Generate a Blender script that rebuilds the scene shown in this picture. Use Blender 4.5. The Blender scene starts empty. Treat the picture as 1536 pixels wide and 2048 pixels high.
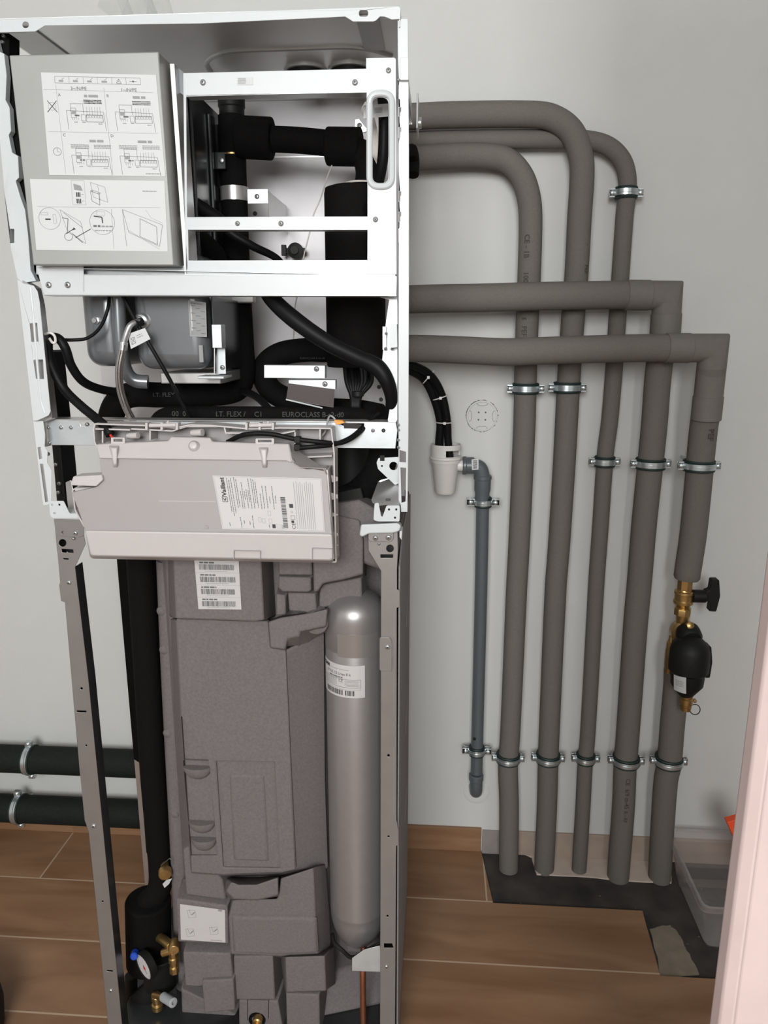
import bpy, bmesh, math, random
from mathutils import Vector, Matrix
from mathutils.geometry import delaunay_2d_cdt
random.seed(7)
S = bpy.context.scene
COL = S.collection
# ------------------------------------------------------------------ camera
F, PITCH, YAW = 1507.3, 0.2339, 0.0712
CAM = Vector((0.6496, -1.193, 1.4346))
cd = bpy.data.cameras.new('camera'); cam = bpy.data.objects.new('camera', cd); COL.objects.link(cam)
cd.sensor_fit = 'VERTICAL'; cd.sensor_height = 24.0; cd.lens = F/2048*24; cd.clip_start = 0.02
cam.location = CAM; cam.rotation_euler = (math.pi/2-PITCH, 0, YAW); S.camera = cam
# ------------------------------------------------------------------ world, light, exposure
w = bpy.data.worlds.new('world'); S.world = w; w.use_nodes = True
w.node_tree.nodes['Background'].inputs[0].default_value = (0.86, 0.93, 1.0, 1)
w.node_tree.nodes['Background'].inputs[1].default_value = 0.25
S.view_settings.view_transform = 'Standard'; S.view_settings.look = 'None'
S.view_settings.exposure = 0.0; S.view_settings.gamma = 1.0; S.view_settings.use_curve_mapping = False
def area(name, loc, aim, sx, sy, power, col):
    l = bpy.data.lights.new(name, 'AREA'); l.shape = 'RECTANGLE'; l.size = sx; l.size_y = sy
    l.energy = power; l.color = col
    o = bpy.data.objects.new(name, l); COL.objects.link(o); o.location = loc
    o.rotation_euler = (Vector(aim)-Vector(loc)).to_track_quat('-Z', 'Y').to_euler()
    return o
area('window_daylight', (0.45, -3.3, 2.1), (0.5, 0.5, 1.4), 1.3, 1.1, 120, (0.985, 1.0, 0.98))
# ------------------------------------------------------------------ pixel ray -> point on a real plane
_fw = Vector((-math.sin(YAW)*math.cos(PITCH), math.cos(YAW)*math.cos(PITCH), -math.sin(PITCH)))
_rt = Vector((math.cos(YAW), math.sin(YAW), 0)); _up = _rt.cross(_fw)
def ray(x, y): return _fw*F + _rt*(x-768) + _up*(1024-y)
def P(x, y, Y=0.0):
    d = ray(x, y); return CAM + d*((Y-CAM.y)/d.y)
def G(x, y, Z=0.0):
    d = ray(x, y); return CAM + d*((Z-CAM.z)/d.z)
def R(rpx, p): return rpx*((p-CAM).dot(_fw))/F
# ------------------------------------------------------------------ materials
MAT = {}
def mat(name, col, rough=0.5, metal=0.0, noise=0.0, nscale=60.0, bump=0.0, bscale=400.0, coat=0.0, trans=0.0, alpha=1.0, stretch=None, spec=None):
    m = bpy.data.materials.new(name); m.use_nodes = True; nt = m.node_tree
    b = nt.nodes['Principled BSDF']
    b.inputs['Base Color'].default_value = (*col, 1); b.inputs['Roughness'].default_value = rough
    b.inputs['Metallic'].default_value = metal; b.inputs['Coat Weight'].default_value = coat
    b.inputs['Transmission Weight'].default_value = trans; b.inputs['Alpha'].default_value = alpha
    if spec is not None: b.inputs['Specular IOR Level'].default_value = spec
    tc = nt.nodes.new('ShaderNodeTexCoord'); mp = nt.nodes.new('ShaderNodeMapping')
    nt.links.new(tc.outputs['Object'], mp.inputs[0])
    if stretch: mp.inputs['Scale'].default_value = stretch
    n = nt.nodes.new('ShaderNodeTexNoise'); n.inputs['Scale'].default_value = nscale; n.inputs['Detail'].default_value = 4
    nt.links.new(mp.outputs[0], n.inputs['Vector'])
    mr = nt.nodes.new('ShaderNodeMapRange'); mr.inputs['From Min'].default_value = 0.3; mr.inputs['From Max'].default_value = 0.7
    mr.inputs['To Min'].default_value = 1-noise; mr.inputs['To Max'].default_value = 1+noise
    nt.links.new(n.outputs['Fac'], mr.inputs[0])
    mx = nt.nodes.new('ShaderNodeVectorMath'); mx.operation = 'SCALE'; mx.inputs[0].default_value = col
    nt.links.new(mr.outputs[0], mx.inputs['Scale']); nt.links.new(mx.outputs[0], b.inputs['Base Color'])
    if bump:
        n2 = nt.nodes.new('ShaderNodeTexNoise'); n2.inputs['Scale'].default_value = bscale; n2.inputs['Detail'].default_value = 3
        nt.links.new(mp.outputs[0], n2.inputs['Vector'])
        bp = nt.nodes.new('ShaderNodeBump'); bp.inputs['Strength'].default_value = bump; bp.inputs['Distance'].default_value = 0.002
        nt.links.new(n2.outputs['Fac'], bp.inputs['Height']); nt.links.new(bp.outputs[0], b.inputs['Normal'])
    MAT[name] = m; return m
mat('wall_paint', (0.56, 0.56, 0.555), 0.85, noise=0.015, nscale=9, bump=0.12, bscale=260)
mat('ceiling_paint', (0.7, 0.7, 0.7), 0.9)
mat('jamb_paint', (0.52, 0.41, 0.4), 0.5, noise=0.03, nscale=20)
mat('white_metal', (0.52, 0.545, 0.565), 0.35, noise=0.01)
mat('galvanised', (0.54, 0.565, 0.585), 0.34, 0.55, noise=0.05, nscale=40, bump=0.03, bscale=90)
mat('bare_steel', (0.56, 0.55, 0.55), 0.30, 0.75, noise=0.07, nscale=25)
mat('post_steel', (0.27, 0.255, 0.25), 0.42, 0.6, noise=0.05, nscale=20)
mat('top_steel', (0.92, 0.95, 0.96), 0.35, 0.5, noise=0.05, nscale=8)
mat('rib_steel', (0.55, 0.57, 0.58), 0.4, 0.5)
mat('box_steel', (0.31, 0.315, 0.31), 0.45, 0.3, noise=0.03, nscale=10)
mat('dark_panel', (0.05, 0.052, 0.055), 0.25, 0.5, noise=0.3, nscale=12)
mat('black_foam', (0.005, 0.0045, 0.0045), 0.85, noise=0.2, nscale=200, bump=0.25, bscale=900, spec=0.1)
mat('black_plastic', (0.008, 0.008, 0.008), 0.55, spec=0.25)
mat('black_cable', (0.005, 0.005, 0.0055), 0.5, spec=0.16)
mat('black_green_foam', (0.010, 0.013, 0.011), 0.8, noise=0.2, nscale=150, bump=0.2, bscale=700, spec=0.2)
mat('pipe_foam', (0.14, 0.127, 0.115), 0.8, noise=0.08, nscale=350, bump=0.35, bscale=800, spec=0.25)
mat('pipe_sleeve', (0.15, 0.138, 0.125), 0.62, noise=0.04, nscale=90, spec=0.3)
mat('pipe_print', (0.05, 0.044, 0.04), 0.8)
mat('grey_print', (0.045, 0.045, 0.045), 0.8)
mat('back_steel', (0.5, 0.485, 0.5), 0.5, 0.35, noise=0.06, nscale=12)
mat('tank_foam', (0.145, 0.128, 0.13), 0.85, noise=0.11, nscale=230, bump=0.35, bscale=420, spec=0.2)
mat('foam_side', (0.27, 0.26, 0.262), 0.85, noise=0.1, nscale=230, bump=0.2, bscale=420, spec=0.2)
mat('silver_paint', (0.33, 0.315, 0.32), 0.36, 0.65, noise=0.02)
mat('silver_label', (0.33, 0.315, 0.31), 0.28, 0.6)
mat('grey_enamel', (0.15, 0.157, 0.168), 0.28, 0.35, noise=0.02, coat=0.3)
mat('brass', (0.46, 0.30, 0.12), 0.32, 0.9, noise=0.1, nscale=50)
mat('copper', (0.50, 0.20, 0.11), 0.35, 0.85, noise=0.1)
mat('zinc', (0.55, 0.60, 0.62), 0.28, 0.85, noise=0.08, nscale=80)
mat('clamp_rubber', (0.008, 0.022, 0.020), 0.6)
mat('screw_steel', (0.5, 0.51, 0.52), 0.3, 0.85)
mat('screw_recess', (0.05, 0.05, 0.05), 0.5, 0.5)
mat('white_plastic', (0.46, 0.43, 0.43), 0.42, noise=0.01)
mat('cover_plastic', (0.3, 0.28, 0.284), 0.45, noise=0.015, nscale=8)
mat('siphon_plastic', (0.66, 0.64, 0.62), 0.4)
mat('pvc', (0.085, 0.096, 0.106), 0.35, noise=0.03)
mat('paper', (0.52, 0.53, 0.54), 0.55)
mat('paper_dim', (0.48, 0.465, 0.47), 0.55)
mat('ink', (0.02, 0.02, 0.025), 0.6)
mat('ink_grey', (0.1, 0.105, 0.11), 0.6)
mat('ink_light', (0.24, 0.245, 0.25), 0.6)
mat('ink_red', (0.6, 0.03, 0.02), 0.5)
mat('blue_plastic', (0.01, 0.06, 0.45), 0.4)
mat('gauge_face', (0.62, 0.60, 0.62), 0.5)
mat('white_cable', (0.55, 0.52, 0.48), 0.5)
mat('grey_cable', (0.28, 0.28, 0.28), 0.5)
mat('orange_plastic', (0.75, 0.30, 0.05), 0.5)
mat('orange_box', (0.75, 0.08, 0.02), 0.5)
mat('brown_gloss', (0.14, 0.12, 0.12), 0.25, 0.3)
mat('tie_plastic', (0.66, 0.64, 0.62), 0.4)
mat('screed', (0.035, 0.030, 0.028), 0.9, noise=0.5, nscale=14, bump=0.6, bscale=60)
mat('mortar', (0.20, 0.165, 0.125), 0.9, noise=0.15, nscale=30, bump=0.3, bscale=120)
mat('pipe_board', (0.52, 0.43, 0.37), 0.85, noise=0.06, nscale=30)
mat('board_back', (0.36, 0.28, 0.23), 0.85, noise=0.08, nscale=20)
mat('grey_board', (0.26, 0.23, 0.22), 0.85, noise=0.1, nscale=30)
mat('braid', (0.36, 0.33, 0.32), 0.35, 0.7, noise=0.3, nscale=700)
mat('braid_stripe', (0.05, 0.045, 0.045), 0.4)
mat('clear_plastic', (0.80, 0.76, 0.75), 0.22, trans=0.85, alpha=0.34)
mat('film', (0.8, 0.82, 0.8), 0.15, trans=0.6, alpha=0.22)
mat('grey_plastic', (0.34, 0.35, 0.37), 0.5)
mat('black_fabric', (0.008, 0.008, 0.009), 0.8, noise=0.2, nscale=300, bump=0.2)
def wood(name, rows):
    m = bpy.data.materials.new(name); m.use_nodes = True; nt = m.node_tree; N = nt.nodes; L = nt.links
    b = N['Principled BSDF']; b.inputs['Roughness'].default_value = 0.42; b.inputs['Specular IOR Level'].default_value = 0.35
    g = N.new('ShaderNodeNewGeometry'); sp = N.new('ShaderNodeSeparateXYZ'); L.new(g.outputs['Position'], sp.inputs[0])
    def M(op, a, c=None, d=None):
        n = N.new('ShaderNodeMath'); n.operation = op
        for i, v in enumerate((a, c, d)):
            if v is None: continue
            if isinstance(v, (int, float)): n.inputs[i].default_value = v
            else: L.new(v, n.inputs[i])
        return n.outputs[0]
    X, Y = sp.outputs[0], sp.outputs[1]
    u = M('DIVIDE', M('SUBTRACT', Y, 0.088), 0.2); row = M('FLOOR', u); fr = M('SUBTRACT', u, row)
    gy = M('MAXIMUM', M('LESS_THAN', fr, 0.011), M('GREATER_THAN', fr, 0.989))
    off = M('MULTIPLY', row, 0.437)
    v = M('DIVIDE', M('ADD', M('SUBTRACT', X, JX), M('MULTIPLY', M('MINIMUM', M('SUBTRACT', 2.0, row), 1.0), 0.66)), 1.2)
    vr = M('FLOOR', v); vf = M('SUBTRACT', v, vr)
    gx = M('MAXIMUM', M('LESS_THAN', vf, 0.0018), M('GREATER_THAN', vf, 0.9982))
    gr = M('MAXIMUM', gy, gx) if rows else None
    cb = N.new('ShaderNodeCombineXYZ')
    L.new(M('ADD', M('MULTIPLY', X, 1.6), M('MULTIPLY', row, 7.3)), cb.inputs[0]); L.new(M('MULTIPLY', Y, 8.0), cb.inputs[1]); L.new(M('ADD', M('MULTIPLY', vr, 3.1), M('MULTIPLY', sp.outputs[2], 14.0)), cb.inputs[2])
    n = N.new('ShaderNodeTexNoise'); n.inputs['Scale'].default_value = 1.6; n.inputs['Detail'].default_value = 6; n.inputs['Distortion'].default_value = 0.8
    L.new(cb.outputs[0], n.inputs['Vector'])
    r = N.new('ShaderNodeValToRGB'); e = r.color_ramp.elements
    e[0].position = 0.28; e[0].color = (0.185, 0.094, 0.047, 1); e[1].position = 0.72; e[1].color = (0.290, 0.168, 0.096, 1)
    L.new(n.outputs['Fac'], r.inputs[0])
    if gr is not None:
        mx = N.new('ShaderNodeMix'); mx.data_type = 'RGBA'; L.new(gr, mx.inputs[0]); L.new(r.outputs[0], mx.inputs[6])
        mx.inputs[7].default_value = (0.42, 0.31, 0.22, 1); L.new(mx.outputs[2], b.inputs['Base Color'])
    else: L.new(r.outputs[0], b.inputs['Base Color'])
    bp = N.new('ShaderNodeBump'); bp.inputs['Strength'].default_value = 0.06; L.new(n.outputs['Fac'], bp.inputs['Height']); L.new(bp.outputs[0], b.inputs['Normal'])
    MAT[name] = m
# ------------------------------------------------------------------ mesh helpers
def tess(loops):
    o = loops[0][0]; ex = max(((p-o) for p in loops[0]), key=lambda v: v.length).normalized()
    nn = max((ex.cross(p-o) for p in loops[0]), key=lambda v: v.length).normalized(); ey = nn.cross(ex)
    l2 = [[Vector(((p-o).dot(ex), (p-o).dot(ey)))*10 for p in l] for l in loops]; v2 = [p for l in l2 for p in l]; fs = []; k = 0
    for l in l2: fs.append(list(range(k, k+len(l)))); k += len(l)
    V_, E_, T_, ov, _a, _b = delaunay_2d_cdt(v2, [], fs, 1, 1e-7); idx = {}
    def inside(c, l):
        r = False
        for a, b in zip(l, l[1:]+l[:1]):
            if (a.y > c.y) != (b.y > c.y) and c.x < (b.x-a.x)*(c.y-a.y)/(b.y-a.y)+a.x: r = not r
        return r
    out = []
    for t in T_:
        c = (V_[t[0]]+V_[t[1]]+V_[t[2]])/3
        if inside(c, l2[0]) and not any(inside(c, h) for h in l2[1:]) and all(ov[q] for q in t): out.append([ov[q][0] for q in t])
    return out
class MB:
    def __init__(s): s.bm = bmesh.new(); s.mats = []
    def mi(s, m):
        if m not in s.mats: s.mats.append(m)
        return s.mats.index(m)
    def face(s, vs, i):
        try: f = s.bm.faces.new(vs); f.material_index = i; return f
        except ValueError: return None
    def prism(s, pts, d, m, holes=()):
        """polygon (3D points) extruded along vector d, with optional holes"""
        i = s.mi(m); loops = [[Vector(p) for p in pts]]+[[Vector(p) for p in h] for h in holes]
        A = [[s.bm.verts.new(p) for p in l] for l in loops]; B = [[s.bm.verts.new(p+d) for p in l] for l in loops]
        if holes:
            fa = [v for l in A for v in l]; fb = [v for l in B for v in l]
            for t in tess(loops):
                s.face([fa[k] for k in t], i); s.face([fb[k] for k in reversed(t)], i)
        else: s.face(A[0], i); s.face(list(reversed(B[0])), i)
        for la, lb in zip(A, B):
            n = len(la)
            for k in range(n): s.face([la[k], lb[k], lb[(k+1) % n], la[(k+1) % n]], i)
        return s
    def frustum(s, pts, pts2, m):
        i = s.mi(m); A = [s.bm.verts.new(p) for p in pts]; B = [s.bm.verts.new(p) for p in pts2]; n = len(A)
        s.face(A, i); s.face(list(reversed(B)), i)
        for k in range(n): s.face([A[k], B[k], B[(k+1) % n], A[(k+1) % n]], i)
        return s
    def box(s, a, b, m):
        x0, y0, z0 = a; x1, y1, z1 = b
        return s.prism([(x0, y0, z0), (x1, y0, z0), (x1, y0, z1), (x0, y0, z1)], Vector((0, y1-y0, 0)), m)
    def tube(s, pts, r, m, seg=20, n=None, smooth=True, caps=True, ridge=0.0, inner=None):
        pts = [Vector(p) for p in pts]; rs = r if isinstance(r, (list, tuple)) else [r]*len(pts)
        if smooth and len(pts) > 2: pts, rs = spline(pts, rs, n or 8)
        if ridge:
            q, qr = resample(pts, rs, 0.0022); pts = q; rs = [a*(1+(ridge if k % 2 else 0)) for k, a in enumerate(qr)]
        i = s.mi(m); T = [(pts[min(k+1, len(pts)-1)]-pts[max(k-1, 0)]).normalized() for k in range(len(pts))]
        a = T[0].orthogonal().normalized(); rings = []
        for k, p in enumerate(pts):
            a = (a-T[k]*a.dot(T[k])).normalized(); b = T[k].cross(a)
            rings.append([s.bm.verts.new(p+(a*math.cos(t)+b*math.sin(t))*rs[k]) for t in [2*math.pi*j/seg for j in range(seg)]])
        for k in range(len(rings)-1):
            for j in range(seg): s.face([rings[k][j], rings[k][(j+1) % seg], rings[k+1][(j+1) % seg], rings[k+1][j]], i)
        if caps: s.face(list(reversed(rings[0])), i); s.face(rings[-1], i)
        return s
    def lathe(s, o, d, prof, m, seg=32, caps=True):
        """profile [(radius, distance along d)]"""
        i = s.mi(m); o = Vector(o); d = Vector(d).normalized(); a = d.orthogonal().normalized()
        if abs(d.z) > 0.9: a = Vector((1, 0, 0)); a = (a-d*a.dot(d)).normalized()
        b = d.cross(a); rings = []
        for r, h in prof:
            rings.append([s.bm.verts.new(o+d*h+(a*math.cos(t)+b*math.sin(t))*max(r, 1e-5)) for t in [2*math.pi*j/seg for j in range(seg)]])
        for k in range(len(rings)-1):
            for j in range(seg): s.face([rings[k][j], rings[k][(j+1) % seg], rings[k+1][(j+1) % seg], rings[k+1][j]], i)
        if caps: s.face(list(reversed(rings[0])), i); s.face(rings[-1], i)
        return s
def spline(pts, rs, n):
    out = []; ro = []
    for k in range(len(pts)-1):
        p0, p1, p2, p3 = pts[max(k-1, 0)], pts[k], pts[k+1], pts[min(k+2, len(pts)-1)]
        d1 = (p2-p1).length
        m1 = (p2-p0)*(d1/max((p2-p0).length, 1e-6)) if k else (p2-p1); m2 = (p3-p1)*(d1/max((p3-p1).length, 1e-6)) if k < len(pts)-2 else (p2-p1)
        for j in range(n):
            t = j/n; t2 = t*t; t3 = t2*t
            out.append(p1*(2*t3-3*t2+1)+m1*(t3-2*t2+t)+p2*(3*t2-2*t3)+m2*(t3-t2)); ro.append(rs[k]*(1-t)+rs[k+1]*t)
    out.append(pts[-1]); ro.append(rs[-1]); return out, ro
def resample(pts, rs, step):
    out = [pts[0]]; ro = [rs[0]]; acc = 0
    for k in range(1, len(pts)):
        a, b = pts[k-1], pts[k]; L = (b-a).length; t = step-acc
        while t < L: out.append(a.lerp(b, t/L)); ro.append(rs[k-1]*(1-t/L)+rs[k]*t/L); t += step
        acc = (L-(t-step))
    return out, ro
ORG = {}
def place(o, parent, loc):
    """loc in world; children store the offset from their parent"""
    ORG[o.name] = Vector(loc)
    if parent is not None: o.parent = parent; o.location = Vector(loc)-ORG[parent.name]
    else: o.location = loc
def build(name, mb, parent=None, bevel=0.0, angle=35, label=None, kind=None, cat=None, group=None, base=None, seg=2):
    bm = mb.bm
    bmesh.ops.recalc_face_normals(bm, faces=bm.faces[:])
    me = bpy.data.meshes.new(name)
    lo = Vector((min(v.co.x for v in bm.verts), min(v.co.y for v in bm.verts), min(v.co.z for v in bm.verts)))
    hi = Vector((max(v.co.x for v in bm.verts), max(v.co.y for v in bm.verts), max(v.co.z for v in bm.verts)))
    c = Vector(base) if base is not None else Vector(((lo.x+hi.x)/2, (lo.y+hi.y)/2, lo.z))
    for v in bm.verts: v.co -= c
    bm.to_mesh(me); bm.free()
    for m in mb.mats: me.materials.append(MAT[m])
    for p in me.polygons: p.use_smooth = True
    me.set_sharp_from_angle(angle=math.radians(angle))
    o = bpy.data.objects.new(name, me); COL.objects.link(o); place(o, parent, c)
    if bevel:
        b = o.modifiers.new('bevel', 'BEVEL'); b.width = bevel; b.segments = seg; b.limit_method = 'ANGLE'; b.angle_limit = math.radians(40); b.harden_normals = False
    if label: o['label'] = label
    if kind: o['kind'] = kind
    if cat: o['category'] = cat
    if group: o['group'] = group
    return o
def thing(name, label, cat, loc, group=None):
    o = bpy.data.objects.new(name, None); COL.objects.link(o); o.empty_display_size = 0.05; place(o, None, loc)
    o['label'] = label; o['category'] = cat
    if group: o['group'] = group
    return o
DY = Vector((0, 1, 0))
def pl(pts, Y): return [P(x, y, Y) for x, y in pts]
def circ(x, y, r, n=16, ry=None): return [(x+r*math.cos(2*math.pi*k/n), y+(ry or r)*math.sin(2*math.pi*k/n)) for k in range(n)]
def rect(x0, y0, x1, y1): return [(x0, y0), (x1, y0), (x1, y1), (x0, y1)]
def plate(mb, pts, Y, t, m, holes=()): mb.prism(pl(pts, Y), DY*t, m, [pl(h, Y) for h in holes]); return mb
def rpoly(pts, r, n=4):
    out = []; k = len(pts)
    for i in range(k):
        p, a, b = Vector(pts[i]), Vector(pts[i-1]), Vector(pts[(i+1) % k])
        da, db = (a-p), (b-p); ra = min(r, da.length*.45, db.length*.45); pa = p+da.normalized()*ra; pb = p+db.normalized()*ra
        for j in range(n+1):
            t = j/n; out.append(tuple(pa*(1-t)**2+p*2*t*(1-t)+pb*t*t))
    return out
def screw(parent, x, y, Y, rpx=5.0, m='screw_steel', name='screw'):
    p = P(x, y, Y); r = R(rpx, p); mb = MB()
    mb.lathe(p, (0, -1, 0), [(r, -0.002), (r, 0.0006), (r*.92, 0.0014), (r*.6, 0.0024), (r*.42, 0.0027)], m, 20)
    mb.lathe(p, (0, -1, 0), [(r*.42, 0.0022), (r*.40, 0.0030)], 'screw_recess', 6)
    return build(name, mb, parent)
# ------------------------------------------------------------------ printed labels: flat ink on a mapped surface
class Sheet:
    """u right, v down, both in units given by size (w,h); fn(u/w, v/h, lift) -> world point"""
    def __init__(s, fn, w, h, paper='paper', nu=1, nv=1, outline=None, th=0.0004):
        s.fn, s.w, s.h = fn, w, h; s.mb = MB(); s.lift = th
        i = s.mb.mi(paper)
        g = [[s.mb.bm.verts.new(fn(a/nu, b/nv, th)) for a in range(nu+1)] for b in range(nv+1)]
        g2 = [[s.mb.bm.verts.new(fn(a/nu, b/nv, 0)) for a in range(nu+1)] for b in range(nv+1)]
        for b in range(nv):
            for a in range(nu): s.mb.face([g[b][a], g[b][a+1], g[b+1][a+1], g[b+1][a]], i)
        edge = [(0, a) for a in range(nu+1)]+[(b, nu) for b in range(1, nv+1)]+[(nv, a) for a in range(nu-1, -1, -1)]+[(b, 0) for b in range(nv-1, 0, -1)]
        for k in range(len(edge)):
            (b0, a0), (b1, a1) = edge[k], edge[(k+1) % len(edge)]
            s.mb.face([g[b0][a0], g2[b0][a0], g2[b1][a1], g[b1][a1]], i)
    def _f(s, pts, m):
        i = s.mb.mi(m); s.mb.face([s.mb.bm.verts.new(s.fn(u/s.w, v/s.h, s.lift*1.9)) for u, v in pts], i)
    def quad(s, pts, m='ink'): s._f(pts, m); return s
    def rect(s, u0, v0, u1, v1, m='ink'):
        n = max(1, int((u1-u0)/s.w*12))
        for k in range(n):
            a, b = u0+(u1-u0)*k/n, u0+(u1-u0)*(k+1)/n; s._f([(a, v0), (b, v0), (b, v1), (a, v1)], m)
        return s
    def line(s, u0, v0, u1, v1, w=0.5, m='ink_grey'):
        d = Vector((u1-u0, v1-v0)); n = Vector((-d.y, d.x)).normalized()*w/2
        k = max(1, int(d.length/s.w*10))
        for j in range(k):
            a = Vector((u0, v0))+d*(j/k); b = Vector((u0, v0))+d*((j+1)/k)
            s._f([(a.x-n.x, a.y-n.y), (b.x-n.x, b.y-n.y), (b.x+n.x, b.y+n.y), (a.x+n.x, a.y+n.y)], m)
        return s
    def path(s, pts, w=0.5, m='ink_grey', close=False):
        q = list(pts)+([pts[0]] if close else [])
        for a, b in zip(q, q[1:]): s.line(*a, *b, w, m)
        return s
    def frame(s, u0, v0, u1, v1, w=0.5, m='ink_grey'): return s.path([(u0, v0), (u1, v0), (u1, v1), (u0, v1)], w, m, True)
    def circle(s, u, v, r, w=0.5, m='ink_grey', n=24): return s.path([(u+r*math.cos(2*math.pi*k/n), v+r*math.sin(2*math.pi*k/n)) for k in range(n)], w, m, True)
    def words(s, u0, v, u1, hgt, m='ink_light', seed=0, vert=False):
        """a run of print too small to read"""
        rg = random.Random(seed+int(u0*13+v*7)); u = u0
        while u < u1:
            L = min(rg.uniform(1.2, 4.0)*hgt, u1-u); 
            if L > .3*hgt:
                if vert: s._f([(v, -u), (v+hgt, -u), (v+hgt, -u-L), (v, -u-L)], m) if False else s._f([(v, u), (v+hgt, u), (v+hgt, u+L), (v, u+L)], m)
                else: s._f([(u, v), (u+L, v), (u+L, v+hgt), (u, v+hgt)], m)
            u += L+hgt*.5
        return s
    def bars(s, u0, v0, u1, v1, m='ink', along='u', seed=3, unit=None):
        rg = random.Random(seed); e = u1 if along == 'u' else v1; u = u0 if along == 'u' else v0; unit = unit or (e-u)/70
        while u < e:
            L = rg.choice((1, 1, 2, 3))*unit
            if along == 'u': s._f([(u, v0), (u+L, v0), (u+L, v1), (u, v1)], m)
            else: s._f([(u0, u), (u1, u), (u1, u+L), (u0, u+L)], m)
            u += L+rg.choice((1, 1, 2))*unit
        return s
    def text(s, t, u, v, size, m='ink', rot=0.0, bold=0.0, sx=1.0):
        cu = bpy.data.curves.new('t', 'FONT'); cu.body = t; cu.size = 1.0; cu.resolution_u = 2; cu.offset = bold
        o = bpy.data.objects.new('t', cu); COL.objects.link(o)
        bpy.context.view_layer.update()
        me = bpy.data.meshes.new_from_object(o.evaluated_get(bpy.context.evaluated_depsgraph_get()))
        i = s.mb.mi(m); ca, sa = math.cos(rot), math.sin(rot); vs = []
        for q in me.vertices:
            x, y = q.co.x*size*1.35*sx, q.co.y*size*1.35
            a, b = x*ca-y*sa, x*sa+y*ca
            vs.append(s.mb.bm.verts.new(s.fn((u+a)/s.w, (v-b)/s.h, s.lift*1.9)))
        for p in me.polygons: s.mb.face([vs[k] for k in p.vertices], i)
        bpy.data.objects.remove(o); bpy.data.curves.remove(cu); bpy.data.meshes.remove(me); return s
def flat(tl, tr, br, bl, Y=None):
    c = [P(*p, Y) if Y is not None else Vector(p) for p in (tl, tr, br, bl)]
    n = (c[1]-c[0]).cross(c[3]-c[0]).normalized()
    if n.y > 0: n = -n
    def fn(a, b, l): return (c[0]*(1-a)+c[1]*a)*(1-b)+(c[3]*(1-a)+c[2]*a)*b+n*l
    return fn
def cylmap(axis0, axis1, r, a0, a1, v0=0.0, v1=1.0, up=Vector((0, -1, 0))):
    """u runs round the tube from angle a0 to a1 (0 faces the room, + to the right), v along the axis"""
    axis0, axis1 = Vector(axis0), Vector(axis1); T = (axis1-axis0).normalized(); f = (up-T*up.dot(T)).normalized(); s_ = f.cross(T)
    if s_.x < 0: s_ = -s_
    def fn(a, b, l):
        t = a0+(a1-a0)*a; p = axis0.lerp(axis1, v0+(v1-v0)*b); return p+(f*math.cos(t)+s_*math.sin(t))*(r+l)
    return fn
JX = G(150, 1660).x
wood('wood_tile', True); wood('wood_skirting', False)
# ================================================================== the room
W = 0.69; XL, XR, YF, ZC = -1.6, 2.2, -3.5, 2.62
def st(name, mb, bevel=0, parent=None, kind='structure', label=None):
    return build(name, mb, parent, bevel, kind=kind if parent is None else None, label=label)
st('wall_back', MB().box((XL-.1, W, -.1), (XR+.1, W+.12, ZC+.1), 'wall_paint'))
st('wall_left', MB().box((XL-.12, YF, -.1), (XL, W, ZC+.1), 'wall_paint'))
st('wall_right', MB().box((XR, YF, -.1), (XR+.12, W, ZC+.1), 'wall_paint'))
mb = MB(); mb.prism([(XL-.1, YF, -.1), (XR+.1, YF, -.1), (XR+.1, YF, ZC+.1), (XL-.1, YF, ZC+.1)], Vector((0, -.12, 0)), 'wall_paint',
   [[(0, YF, 1.4), (1.4, YF, 1.4), (1.4, YF, 2.5), (0, YF, 2.5)]])
st('wall_front', mb)
mb = MB(); mb.prism([(0, YF-.02, 1.4), (1.4, YF-.02, 1.4), (1.4, YF-.02, 2.5), (0, YF-.02, 2.5)], Vector((0, -.05, 0)), 'white_plastic',
   [[(.06, YF-.02, 1.46), (.67, YF-.02, 1.46), (.67, YF-.02, 2.44), (.06, YF-.02, 2.44)], [(.73, YF-.02, 1.46), (1.34, YF-.02, 1.46), (1.34, YF-.02, 2.44), (.73, YF-.02, 2.44)]])
st('window_1', mb)
st('ceiling', MB().box((XL-.1, YF-.1, ZC), (XR+.1, W+.1, ZC+.1), 'ceiling_paint'))
# floor: exposed screed below, wooden tiles laid on it up to the cut edge
TH = 0.010
def g(x, y, Z=0.0): v = G(x, y, Z); return (v.x, v.y, Z)
c1, c2, c3, c4 = G(962, 1700), G(986, 1803), G(1285, 1821), G(1321, 1951)
sc_ = st('floor', MB().box((XL, YF, -.09), (XR, W, -TH), 'screed'))
tp = [(XL, YF, 0), (XR, YF, 0), (XR, c4.y, 0), (c4.x, c4.y, 0), (c3.x, c3.y, 0), (c2.x, c3.y, 0), (c1.x, W, 0), (XL, W, 0)]
build('wooden_tile_layer', MB().prism(tp, Vector((0, 0, -TH)), 'wood_tile'), sc_, .0008, label='wood-look plank tiles with pale grout')
rg = random.Random(4)
def ragged(pts, amp, n=5):
    out = []
    for k in range(len(pts)):
        a = Vector(pts[k]); b = Vector(pts[(k+1) % len(pts)])
        for j in range(n): out.append(a.lerp(b, j/n)+Vector((rg.uniform(-amp, amp), rg.uniform(-amp, amp), 0)))
    return out
mp_ = [g(1300, 1858, -TH), g(1340, 1850, -TH), g(1358, 1870, -TH), g(1372, 1900, -TH), g(1398, 1950, -TH), (c4.x+.002, c4.y+.001, -TH)]
build('mortar_bed', MB().prism([Vector(p)+Vector((0, 0, .002)) for p in ragged(mp_, .003)], Vector((0, 0, -.004)), 'mortar'), sc_, label='beige trowelled adhesive on the bare screed')
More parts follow.
